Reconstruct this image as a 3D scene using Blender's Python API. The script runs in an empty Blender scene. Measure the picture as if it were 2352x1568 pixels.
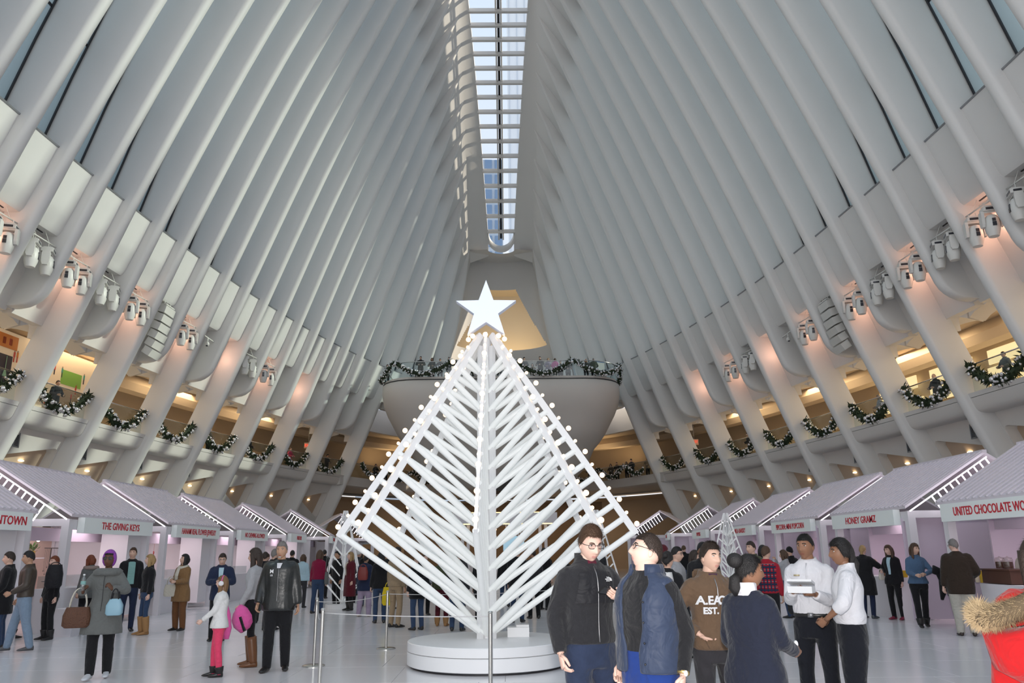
import bpy, math, random
import numpy as np
from math import sin, cos, pi, radians, sqrt
from mathutils import Vector, Matrix
random.seed(7); np.random.seed(7)
SC = bpy.context.scene
COL = SC.collection

# ---------------------------------------------------------------- camera
def make_camera():
    f = 1800.0; W, H = 2352.0, 1568.0
    r = radians(0.57)
    dx, dy = 1167 - W/2, 1266 - H/2
    ux = cos(r)*dx - sin(r)*dy; uy = sin(r)*dx + cos(r)*dy
    p = math.atan2(uy, f)
    yw = math.atan2(ux, cos(p)*f + sin(p)*uy)
    fwd = Vector((-sin(yw)*cos(p), cos(yw)*cos(p), sin(p)))
    rgt = Vector((cos(yw), sin(yw), 0)); up = rgt.cross(fwd)
    cr = rgt*cos(r) - up*sin(r); cu = rgt*sin(r) + up*cos(r)
    cd = bpy.data.cameras.new('camera'); cam = bpy.data.objects.new('camera', cd)
    COL.objects.link(cam)
    M = Matrix((cr, cu, -fwd)).transposed().to_4x4(); M.translation = Vector((0.4, 0, 1.65))
    cam.matrix_world = M
    cd.sensor_width = 36; cd.lens = f*36/W; cd.clip_end = 2000; cd.clip_start = 0.05
    SC.camera = cam
make_camera()

# ---------------------------------------------------------------- sky, exposure
w = bpy.data.worlds.new('sky'); SC.world = w; w.use_nodes = True
nt = w.node_tree; bg = nt.nodes['Background']
tc = nt.nodes.new('ShaderNodeTexCoord'); sx = nt.nodes.new('ShaderNodeSeparateXYZ'); cr_ = nt.nodes.new('ShaderNodeValToRGB')
nt.links.new(tc.outputs['Generated'], sx.inputs[0]); nt.links.new(sx.outputs['Z'], cr_.inputs[0]); nt.links.new(cr_.outputs[0], bg.inputs[0])
cr_.color_ramp.elements[0].position = 0.0; cr_.color_ramp.elements[0].color = (0.95, 0.93, 0.93, 1)
cr_.color_ramp.elements[1].position = 0.8; cr_.color_ramp.elements[1].color = (0.70, 0.83, 1.0, 1)
bg.inputs[1].default_value = 1.0
SC.view_settings.view_transform = 'Standard'; SC.view_settings.look = 'None'
SC.view_settings.gamma = 1.0; SC.view_settings.use_curve_mapping = False
SC.view_settings.exposure = 0.12
cy = SC.cycles; cy.max_bounces = 3; cy.diffuse_bounces = 2; cy.glossy_bounces = 2; cy.transmission_bounces = 3; cy.transparent_max_bounces = 8; cy.adaptive_threshold = 0.05; cy.caustics_reflective = False; cy.caustics_refractive = False

def lamp(name, kind, loc, energy, col=(1,1,1), size=1.0, size_y=None, rot=None, target=None):
    l = bpy.data.lights.new(name, kind); l.energy = energy; l.color = col
    if kind == 'AREA':
        l.size = size
        if size_y: l.shape = 'RECTANGLE'; l.size_y = size_y
    elif kind in ('POINT', 'SPOT'): l.shadow_soft_size = size
    o = bpy.data.objects.new(name, l); COL.objects.link(o); o.location = loc
    if target is not None:
        o.rotation_euler = (Vector(target) - Vector(loc)).to_track_quat('-Z', 'Y').to_euler()
    elif rot: o.rotation_euler = rot
    return o
# low December sun entering between the ribs of the right-hand wall
sun = lamp('sun', 'SUN', (60, 0, 40), 3.6, (1.0, 0.86, 0.66)); sun.data.angle = radians(1.2)
sun.rotation_euler = Vector((-cos(radians(22))*cos(radians(9)), -cos(radians(22))*sin(radians(9)), -sin(radians(22)))).to_track_quat('-Z', 'Y').to_euler()
# the photographer's flash, beside the lens
lamp('camera_flash', 'AREA', (0.38, -0.12, 1.95), 400, (1, 0.97, 0.94), 0.12, target=(0.5, 8, 1.9))

# ---------------------------------------------------------------- mesh helpers
class MB:
    """collects shapes; build() links them as one mesh object"""
    def __init__(s): s.v = []; s.f = []; s.m = []; s.mi = 0
    def add(s, verts, faces):
        n = len(s.v); s.v.extend([tuple(map(float, p)) for p in verts])
        s.f.extend([tuple(i + n for i in f) for f in faces]); s.m.extend([s.mi]*len(faces)); return s
    def box(s, c, d, R=None):
        hx, hy, hz = d[0]/2, d[1]/2, d[2]/2
        vs = [Vector((x*hx, y*hy, z*hz)) for x in (-1, 1) for y in (-1, 1) for z in (-1, 1)]
        if R is not None: vs = [R @ v for v in vs]
        return s.add([v + Vector(c) for v in vs], [(0,1,3,2),(4,6,7,5),(0,4,5,1),(2,3,7,6),(0,2,6,4),(1,5,7,3)])
    def bar(s, a, b, wd, th=None, up=(0,0,1)):
        a, b = Vector(a), Vector(b); d = b - a; L = d.length; y = d.normalized()
        x = y.cross(Vector(up))
        if x.length < 1e-4: x = y.cross(Vector((1,0,0)))
        x.normalize(); z = x.cross(y)
        R = Matrix((x, y, z)).transposed()
        return s.box((a+b)/2, (wd, L, th or wd), R)
    def rings(s, rs, cap=True, closed=True):
        n = len(rs[0]); vs = [p for r in rs for p in r]; fs = []
        for i in range(len(rs)-1):
            for j in range(n if closed else n-1):
                k = (j+1) % n
                fs.append((i*n+j, i*n+k, (i+1)*n+k, (i+1)*n+j))
        if cap and closed:
            fs.append(tuple(range(n-1, -1, -1))); fs.append(tuple((len(rs)-1)*n + j for j in range(n)))
        return s.add(vs, fs)
    def tube(s, path, rad, n=8, cap=True, flat=1.0, up=None):
        pts = [Vector(p) for p in path]; rs = []
        if not hasattr(rad, '__len__'): rad = [rad]*len(pts)
        px = None
        for i, p in enumerate(pts):
            t = (pts[min(i+1, len(pts)-1)] - pts[max(i-1, 0)])
            t = t.normalized() if t.length > 1e-9 else Vector((0,0,1))
            if px is None:
                ref = Vector(up) if up else (Vector((0,0,1)) if abs(t.z) < 0.9 else Vector((1,0,0)))
                px = (ref - t*ref.dot(t)).normalized()
            else:
                px = px - t*px.dot(t); px = px.normalized() if px.length > 1e-6 else t.orthogonal().normalized()
            py = t.cross(px); r = rad[i]
            rs.append([p + px*cos(2*pi*j/n)*r + py*sin(2*pi*j/n)*r*flat for j in range(n)])
        return s.rings(rs, cap)
    def ell(s, c, r, nu=12, nv=8, R=None):
        vs = []; fs = []; c = Vector(c)
        for i in range(1, nv):
            t = pi*i/nv
            for j in range(nu):
                a = 2*pi*j/nu; v = Vector((r[0]*sin(t)*cos(a), r[1]*sin(t)*sin(a), r[2]*cos(t)))
                vs.append(c + (R @ v if R is not None else v))
        top = Vector((0,0,r[2])); bot = -top
        vs.append(c + (R @ top if R is not None else top)); vs.append(c + (R @ bot if R is not None else bot)); T = len(vs)-2
        for i in range(nv-2):
            for j in range(nu):
                k = (j+1) % nu; fs.append((i*nu+j, (i+1)*nu+j, (i+1)*nu+k, i*nu+k))
        for j in range(nu):
            k = (j+1) % nu; fs.append((T, j, k)); fs.append((T+1, (nv-2)*nu+k, (nv-2)*nu+j))
        return s.add(vs, fs)
    def lathe(s, c, prof, n=20, R=None):
        c = Vector(c); rs = []
        for r, z in prof:
            ring = [Vector((r*cos(2*pi*j/n), r*sin(2*pi*j/n), z)) for j in range(n)]
            rs.append([c + (R @ p if R is not None else p) for p in ring])
        return s.rings(rs)
    def prism(s, poly, vec):
        """closed polygon (3D points) extruded by vec"""
        a = [Vector(p) for p in poly]; b = [p + Vector(vec) for p in a]; n = len(a)
        fs = [tuple(range(n-1, -1, -1)), tuple(range(n, 2*n))] + [(i, (i+1) % n, n+(i+1) % n, n+i) for i in range(n)]
        return s.add(a + b, fs)
    def mesh(s, name, smooth=False):
        me = bpy.data.meshes.new(name); me.from_pydata(s.v, [], s.f)
        if any(s.m): me.polygons.foreach_set('material_index', s.m)
        if smooth:
            me.polygons.foreach_set('use_smooth', [True]*len(s.f))
            if smooth != True: me.set_sharp_from_angle(angle=radians(smooth))
        me.validate(); me.update(); return me
    def build(s, name, mat, parent=None, smooth=False, loc=None):
        return obj(name, s.mesh(name, smooth), mat, parent, loc)

def obj(name, me, mat=None, parent=None, loc=None):
    o = bpy.data.objects.new(name, me); COL.objects.link(o)
    if mat is not None:
        for k, mm in enumerate(mat if isinstance(mat, (list, tuple)) else [mat]):
            if k < len(me.materials): 
                if me.materials[k] != mm:
                    o.material_slots[k].link = 'OBJECT'; o.material_slots[k].material = mm
            else: me.materials.append(mm)
    if loc is not None: o.location = loc
    if parent is not None: o.parent = parent
    return o
def tag(o, label=None, cat=None, group=None, kind=None):
    if label: o['label'] = label
    if cat: o['category'] = cat
    if group: o['group'] = group
    if kind: o['kind'] = kind
    return o
def empty(name, loc=(0,0,0), rz=0, label=None, cat=None, group=None, kind=None):
    o = bpy.data.objects.new(name, None); COL.objects.link(o); o.location = loc; o.rotation_euler = (0,0,rz)
    o.empty_display_size = 0.1
    return tag(o, label, cat, group, kind)
def text(body, size, m, parent, loc, rot=(pi/2,0,0), align='CENTER', ext=0.004, name='lettering', sx=1.0, bold=0.0):
    c = bpy.data.curves.new(name, 'FONT'); c.body = body; c.size = size; c.align_x = align; c.align_y = 'CENTER'; c.extrude = ext; c.offset = bold; c.resolution_u = 3
    t = bpy.data.objects.new('tmp', c); me = bpy.data.meshes.new_from_object(t); bpy.data.objects.remove(t)
    me.materials.clear()
    o = obj(name, me, m, parent, loc); o.rotation_euler = rot; o.scale = (sx, 1, 1); return o
def copy_tree(o, parent=None):
    c = o.copy(); COL.objects.link(c); c.parent = parent
    for ch in o.children: copy_tree(ch, c)
    return c

# ---------------------------------------------------------------- materials
MATS = {}
def mat(name, col, rough=0.5, metal=0.0, emit=0.0, ecol=None, noise=0.0, nscale=8.0, bump=0.0, bscale=40.0, trans=0.0, spec=0.5, sheen=0.0, coat=0.0, alpha=1.0):
    if name in MATS: return MATS[name]
    m = bpy.data.materials.new(name); m.use_nodes = True; nt = m.node_tree
    b = nt.nodes['Principled BSDF']
    c4 = (col[0], col[1], col[2], 1)
    b.inputs['Base Color'].default_value = c4; b.inputs['Roughness'].default_value = rough; b.inputs['Metallic'].default_value = metal
    b.inputs['Specular IOR Level'].default_value = spec
    if sheen: b.inputs['Sheen Weight'].default_value = sheen
    if coat: b.inputs['Coat Weight'].default_value = coat
    if trans: b.inputs['Transmission Weight'].default_value = trans
    if emit: b.inputs['Emission Color'].default_value = (*(ecol or col), 1); b.inputs['Emission Strength'].default_value = emit
    if noise or bump:
        tcn = nt.nodes.new('ShaderNodeTexCoord')
    if noise:
        n = nt.nodes.new('ShaderNodeTexNoise'); n.inputs['Scale'].default_value = nscale; n.inputs['Detail'].default_value = 4
        nt.links.new(tcn.outputs['Object'], n.inputs['Vector'])
        mx = nt.nodes.new('ShaderNodeMix'); mx.data_type = 'RGBA'
        mx.inputs[6].default_value = tuple(max(0, x*(1-noise)) for x in col) + (1,); mx.inputs[7].default_value = tuple(min(1, x*(1+noise)) for x in col) + (1,)
        nt.links.new(n.outputs['Fac'], mx.inputs[0]); nt.links.new(mx.outputs[2], b.inputs['Base Color'])
    if bump:
        n2 = nt.nodes.new('ShaderNodeTexNoise'); n2.inputs['Scale'].default_value = bscale; n2.inputs['Detail'].default_value = 3
        nt.links.new(tcn.outputs['Object'], n2.inputs['Vector'])
        bp = nt.nodes.new('ShaderNodeBump'); bp.inputs['Strength'].default_value = bump; bp.inputs['Distance'].default_value = 0.02
        nt.links.new(n2.outputs['Fac'], bp.inputs['Height']); nt.links.new(bp.outputs[0], b.inputs['Normal'])
    MATS[name] = m; return m
def glass_mat(name, tint=(0.9,0.95,0.95), refl=0.08):
    if name in MATS: return MATS[name]
    m = bpy.data.materials.new(name); m.use_nodes = True; nt = m.node_tree
    nt.nodes.remove(nt.nodes['Principled BSDF'])
    t = nt.nodes.new('ShaderNodeBsdfTransparent'); t.inputs[0].default_value = (*tint, 1)
    g = nt.nodes.new('ShaderNodeBsdfGlossy'); g.inputs['Roughness'].default_value = 0.03
    mx = nt.nodes.new('ShaderNodeMixShader'); mx.inputs[0].default_value = refl
    nt.links.new(t.outputs[0], mx.inputs[1]); nt.links.new(g.outputs[0], mx.inputs[2])
    nt.links.new(mx.outputs[0], nt.nodes['Material Output'].inputs[0]); MATS[name] = m; return m

WHITE = mat('painted_steel', (0.81,0.79,0.77), 0.42, noise=0.02, nscale=0.6)
PLASTER = mat('white_plaster', (0.81,0.77,0.735), 0.6, noise=0.02, nscale=0.8)
GLASS = glass_mat('clear_glass', (0.90,0.95,0.96), 0.07)
SKYGLASS = glass_mat('sky_glass', (0.96,0.98,1.0), 0.03)
BLUEGLASS = glass_mat('tinted_glass', (0.80,0.90,0.94), 0.10)
BLACK = mat('black_gasket', (0.02,0.02,0.025), 0.5)
GREYMETAL = mat('grey_metal', (0.32,0.33,0.35), 0.4, 0.6)
CHROME = mat('brushed_steel', (0.62,0.61,0.58), 0.22, 1.0)
# ================================================================ the hall
PITCH = 2.14; Y_A = 29.3
def Wd(Y):
    if Y <= 18: return 17.9
    q = 1 - ((Y-18)/53.3)**2
    return 17.9*sqrt(max(q, 0.0))
ZK = [0, 4.06, 7, 12.39, 15.09, 17.45, 22, 28.46, 34, 41]
DK = [-3.3, -1.36, 0, 1.96, 2.9, 3.72, 5.38, 7.8, 9.85, 12.5]
DPOLY = np.polyfit(ZK, DK, 4)
def dsm(z): return float(np.polyval(DPOLY, z))
def ztip(Y): return 40.6 - 0.0185*max(0.0, Y-39.3)**2
XT = 2.8
def Xn(Y, z):
    """half-width of the hall at the ribs' inner edge"""
    Wv = Wd(Y); zt = ztip(Y)
    if z <= 15: return Wv - dsm(z)
    t = min(1, (z-15)/(zt-15)); k = (Wv - XT)/dsm(zt)
    return Wv - dsm(z)*(1 + (k-1)*t)
RIBS = list(range(-16, 18))
def ribY(i): return Y_A + PITCH*i
TH = 0.48
def rib_mesh(i, side):
    Y = ribY(i); zt = ztip(Y)
    full = (i % 2 == 0) and i <= 14
    z0 = 0.0 if full else (10.35 if i <= 14 else 12.6)
    zs = [z0]
    z = z0
    if not full: zs += [z0+0.06, z0+0.16, z0+0.3, z0+0.48, z0+0.7]; z = z0+0.7
    grid = [1, 2, 3, 4, 5, 6, 7, 8, 9, 10, 11, 12, 13, 14, 15, 16, 17.5, 19, 21, 23, 25, 27, 29, 31, 33, 35, 37, 39]
    zs += [g for g in grid if g > z+0.2 and g < zt-0.8] + [zt-0.6, zt]
    rs = []
    for z in zs:
        off = 0.0
        if not full and z < z0+0.7: q = 1-(z-z0)/0.7; off = 0.75*(1-sqrt(max(0, 1-q*q)))
        up = max(0.0, min(1.0, (zt - z)/4.0))
        t = TH*(0.55+0.45*up); r = 0.22*(0.4+0.6*up)
        D = 1.3 if z < 13.5 else (1.3 + (z-13.5)*0.93 if z < 15 else 2.7)
        D = min(D, 0.35 + (zt - z)*0.6) if z > zt-4 else D
        D = max(D, off+0.5)
        x0 = Xn(Y, z)
        sec = []
        for k in range(9):
            a = -pi/2 + pi*k/8
            sec.append((off + r*(1-cos(a)), t/2*sin(a)))
        sec += [(D, t/2), (D, -t/2)]
        rs.append([(side*(x0+d), Y+y, z) for d, y in sec])
    return rs
wallE = {}
for side, nm in ((-1, 'left'), (1, 'right')):
    wl = empty('wall_'+nm, (0,0,0), kind='structure', label='white ribbed steel wall of the hall, '+nm+' side'); wallE[side] = wl
    for i in RIBS:
        b = MB(); b.rings(rib_mesh(i, side)); b.build('rib', WHITE, wl, smooth=40)
    # bays
    for i in RIBS[:-1]:
        Y0, Y1 = ribY(i)+0.15, ribY(i+1)-0.15
        def strip(z0, z1, d0, d1, nz=3, name='infill_panel', m=WHITE, bev=0.0):
            b = MB(); rs = []
            for Yv in (Y0, (Y0+Y1)/2, Y1):
                fr = [(side*(Xn(Yv, z)+d0), Yv, z) for z in np.linspace(z0, z1, nz)]
                bk = [(side*(Xn(Yv, z)+d1), Yv, z) for z in np.linspace(z1, z0, nz)]
                if bev:
                    fr[0] = (side*(Xn(Yv, z0)+d0), Yv, z0+bev); bk.append((side*(Xn(Yv, z0)+d0+bev), Yv, z0))
                rs.append(fr+bk)
            b.rings(rs); return b.build(name, m, wl, smooth=35)
        strip(13.0, 15.42, 0.5, 1.6, name='infill_panel', bev=0.12)
        strip(15.42, 15.47, 0.47, 1.65, nz=2, name='sill', m=GREYMETAL)
        zl = 10.2 if i <= 13 else 12.6
        strip(zl, 13.0, 1.12, 1.45, name='recessed_panel', m=PLASTER)
        # glass and its frame
        ztp = min(ztip(Y0), ztip(Y1)) - 3.2
        if ztp > 16:
            def gd(z): return float(np.interp(z, [15.4, 20, 26], [1.15, 1.65, 2.1]))
            b = MB(); b.rings([[(side*(Xn(Yv, z)+gd(z)+e), Yv, z) for z, e in [(zz, 0) for zz in np.linspace(15.45, ztp, 8)] + [(zz, 0.03) for zz in np.linspace(ztp, 15.45, 8)]] for Yv in (Y0, Y1)])
            b.build('window_pane', BLUEGLASS, wl)
            b = MB(); pts = [(side*(Xn(Y1, z)+gd(z)), Y1-0.12, z) for z in np.linspace(15.45, ztp, 9)]
            b.tube(pts, 0.045, 6); b.build('mullion', BLACK, wl)
            for z in (19.5, 25.0):
                if z < ztp-1 and i < 4:
                    b = MB(); b.bar((side*(Xn(Y0, z)+gd(z)), Y0, z), (side*(Xn(Y1, z)+gd(z)), Y1, z), 0.07); b.build('transom', BLACK, wl)
    # soffit slot lines
    for i in range(-6, 12):
        Ym = (ribY(i)+ribY(i+1))/2
        b = MB(); b.box((side*(Xn(Ym, 13)+0.9), Ym, 12.99), (0.05, 0.9, 0.03)); b.build('cable_slot', BLACK, wl)

# shell between rib tips and skylight
def zsky(Y): return ztip(Y) + 0.75
def wsky(Y): return float(np.interp(Y, [30, 42, 49, 56, 62.5, 65.2], [2.75, 2.45, 2.1, 1.72, 1.33, 1.15]))
ceil = empty('ceiling', kind='structure', label='white shell and skylight along the crown of the hall')
YE = 65.9
for side in (-1, 1):
    b = MB(); rs = []
    for Y in np.arange(12, 67.2, 1.07):
        zt = ztip(Y); row = []
        for dzv, dep in ((-4.2, 1.1), (-3.0, 0.78), (-1.8, 0.45), (-0.8, 0.18), (0, 0.0)):
            row.append((side*(Xn(Y, zt+dzv)+dep), Y, zt+dzv))
        row += [(side*(wsky(Y)+0.25), Y, zsky(Y)-0.22), (side*wsky(Y), Y, zsky(Y)-0.1), (side*wsky(Y), Y, zsky(Y)+0.35)]
        row += [(side*(wsky(Y)+0.4), Y, zsky(Y)+0.35), (side*(XT+0.9), Y, zt+0.4), (side*(Xn(Y, zt-4.2)+1.4), Y, zt-4.0)]
        rs.append(row)
    b.rings(rs, cap=False); b.build('crown_shell', WHITE, ceil, smooth=50)
for Y in np.arange(12.5, 65.1, 1.07):
    b = MB(); b.bar((-wsky(Y)-0.1, Y, zsky(Y)), (wsky(Y)+0.1, Y, zsky(Y)), 0.24, 0.30); b.build('skylight_beam', WHITE, ceil)
for Y in np.arange(12.5, 64.9, 1.07):
    for side in (-1, 1):
        b = MB(); Y1 = Y+1.07
        b.prism([(side*0.14, Y, zsky(Y)+0.1), (side*wsky(Y), Y, zsky(Y)+0.1), (side*wsky(Y1), Y1, zsky(Y1)+0.1), (side*0.14, Y1, zsky(Y1)+0.1)], (0, 0, 0.02))
        b.build('skylight_pane', SKYGLASS, ceil)
b = MB()
for s in (-1, 1): b.tube([(s*0.19, Y, zsky(Y)-0.02) for Y in np.arange(12, 65.8, 1.07)], 0.075, 6)
b.build('spine_rail', WHITE, ceil, smooth=True)
b = MB(); b.tube([(0, Y, zsky(Y)+0.12) for Y in np.arange(12, 66.2, 1.07)], 0.11, 6); b.build('spine_slot', BLACK, ceil)
# rounded end of the skylight
b = MB(); rs = []
for k in range(13):
    a = pi*k/12
    def P(r, dzv): 
        Yp = 65.1 + r*0.9*sin(a); return (r*cos(a), Yp, zsky(min(Yp, 66.4))+dzv)
    rs.append([P(1.12, 0.25), P(1.12, -0.12), P(1.3, -0.2), P(1.35, 0.2)])
b.rings(rs, cap=False); b.build('skylight_end_ring', WHITE, ceil, smooth=50)
b = MB(); b.prism([(1.12*cos(pi*k/12), 65.1+1.0*sin(pi*k/12), zsky(65.1+1.0*sin(pi*k/12))+0.1) for k in range(13)], (0,0,0.02)); b.build('skylight_pane', SKYGLASS, ceil)

# apse closing the far end above the street-level balcony
apse = empty('wall_far', kind='structure', label='white apse wall with warm lit niche at the far end')
YR = ribY(17)
b = MB(); grid = []
Zs = list(np.linspace(12.6, 27.6, 76)); NA = 120
def apse_pt(a, z):
    xr = max(Xn(YR, z)+0.35, 2.6); ye = 0.75*xr + 0.6
    return (xr*cos(a), YR + ye*sin(a)**0.8 if sin(a) > 0 else YR, z)
vs = [apse_pt(pi*j/NA, z) for z in Zs for j in range(NA+1)]
fs = []
for r in range(len(Zs)-1):
    for j in range(NA):
        zc = (Zs[r]+Zs[r+1])/2; xc = (vs[r*(NA+1)+j][0]+vs[r*(NA+1)+j+1][0])/2
        if 19.3 < zc < 25.0 and abs(xc) < 4.1 - (zc-19.3)*0.5: continue
        fs.append((r*(NA+1)+j, r*(NA+1)+j+1, (r+1)*(NA+1)+j+1, (r+1)*(NA+1)+j))
b.add(vs, fs); b.build('apse_shell', WHITE, apse, smooth=60)
# flat closing roof between the apse crown and the end of the skylight
b = MB(); A_ = [apse_pt(pi*j/48, 27.6) for j in range(49)]; B_ = [(1.22*cos(pi*j/48), 65.1+1.1*sin(pi*j/48), zsky(66.2)-0.4) for j in range(49)]
b.add(A_+B_, [(j, j+1, 50+j, 49+j) for j in range(48)]); b.build('apse_cap', WHITE, apse, smooth=True)
WARMWALL = mat('warm_plaster', (0.78,0.66,0.48), 0.7)
b = MB(); b.box((0, 75.0, 22.5), (14, 0.3, 9)); b.box((0, 73, 19.0), (14, 6, 0.3)); b.box((0, 73, 26.5), (14, 6, 0.3)); b.box((-6, 73, 22.5), (0.3, 6, 9)); b.box((6, 73, 22.5), (0.3, 6, 9))
b.build('niche', WARMWALL, apse)
lamp('niche_lamp', 'AREA', (0, 72.9, 19.6), 90, (1, 0.72, 0.36), 7, 1.0, target=(0, 74.6, 22.5))
# street level wall text
# ================================================================ balcony, concourse and far end
TANWALL = mat('tan_wall', (0.62,0.50,0.38), 0.7, noise=0.03, nscale=1)
LUN = mat('lunette_tan', (0.66,0.50,0.37), 0.7)
TANCEIL = mat('tan_ceiling', (0.60,0.50,0.40), 0.7, noise=0.03, nscale=1)
BROWN = mat('brown_timber', (0.30,0.21,0.14), 0.6, noise=0.10, nscale=3)
LIT = mat('lit_shop_panel', (0.85,0.72,0.48), 0.5, emit=0.8, ecol=(1.0,0.78,0.42))
SPOT = mat('downlight_glow', (1,0.9,0.7), 0.5, emit=6, ecol=(1,0.80,0.50))
SHOPGLASS = glass_mat('shop_glass', (0.9,0.9,0.85), 0.06)
def ell_Y(X): return 18 + 53.3*sqrt(max(0, 1-(X/17.9)**2))
def curve_pts(dep=0.0, Y0=-5.0, n_side=34, n_end=24):
    """plan of the hall edge pushed outwards by dep, from near left round the far end to near right"""
    P = []
    for t in np.linspace(0, 1, n_side): P.append((-1, Y0 + t*(60-Y0)))
    L = [(-Wd(Y), Y) for _, Y in P]
    E = [(X, ell_Y(X)) for X in np.linspace(-Wd(60), Wd(60), n_end)[1:-1]]
    R = [(-x, y) for x, y in reversed(L)]
    pts = L + E + R; out = []
    for k, (x, y) in enumerate(pts):
        x0, y0 = pts[max(0, k-1)]; x1, y1 = pts[min(len(pts)-1, k+1)]
        tx, ty = x1-x0, y1-y0; l = math.hypot(tx, ty); nx, ny = -ty/l, tx/l
        out.append((x+nx*dep, y+ny*dep))
    return out
def sweep_ring(prof, name, m, parent=None, smooth=35, Y0=-5.0):
    """prof: list of (depth outwards, z), closed section swept round the hall"""
    cs = [curve_pts(d, Y0) for d, z in prof]; n = len(cs[0])
    b = MB(); b.rings([[(cs[q][k][0], cs[q][k][1], prof[q][1]) for q in range(len(prof))] for k in range(n)])
    return b.build(name, m, parent, smooth=smooth)
balc = empty('balcony_floor', kind='structure', label='white balcony ring with concourse behind it'); 
sweep_ring([(0.62, 6.72), (0.62, 7.0), (8.5, 7.0), (8.5, 6.62), (2.4, 6.62)], 'slab', PLASTER, balc)
sweep_ring([(1.5, 11.6), (1.5, 11.9), (8.5, 11.9), (8.5, 11.6)], 'concourse_ceiling', TANCEIL, balc)
sweep_ring([(7.6, 7.0), (7.6, 11.7), (8.0, 11.7), (8.0, 7.0)], 'concourse_back_wall', TANWALL, balc)
sweep_ring([(5.2, 10.7), (5.0, 11.1), (5.2, 11.6), (6.0, 11.6), (6.2, 11.1), (6.0, 10.7)], 'ceiling_cove', TANCEIL, balc)
sweep_ring([(5.9, 6.2), (5.9, 6.3), (9.5, 6.3), (9.5, 6.2)], 'lower_ceiling', TANCEIL, balc)
sweep_ring([(9.2, 0.0), (9.2, 6.4), (9.6, 6.4), (9.6, 0.0)], 'lower_back_wall', TANWALL, balc)
sweep_ring([(1.25, 11.2), (1.25, 13.1), (1.6, 13.1), (1.6, 11.2)], 'upper_band', PLASTER, balc)
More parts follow.
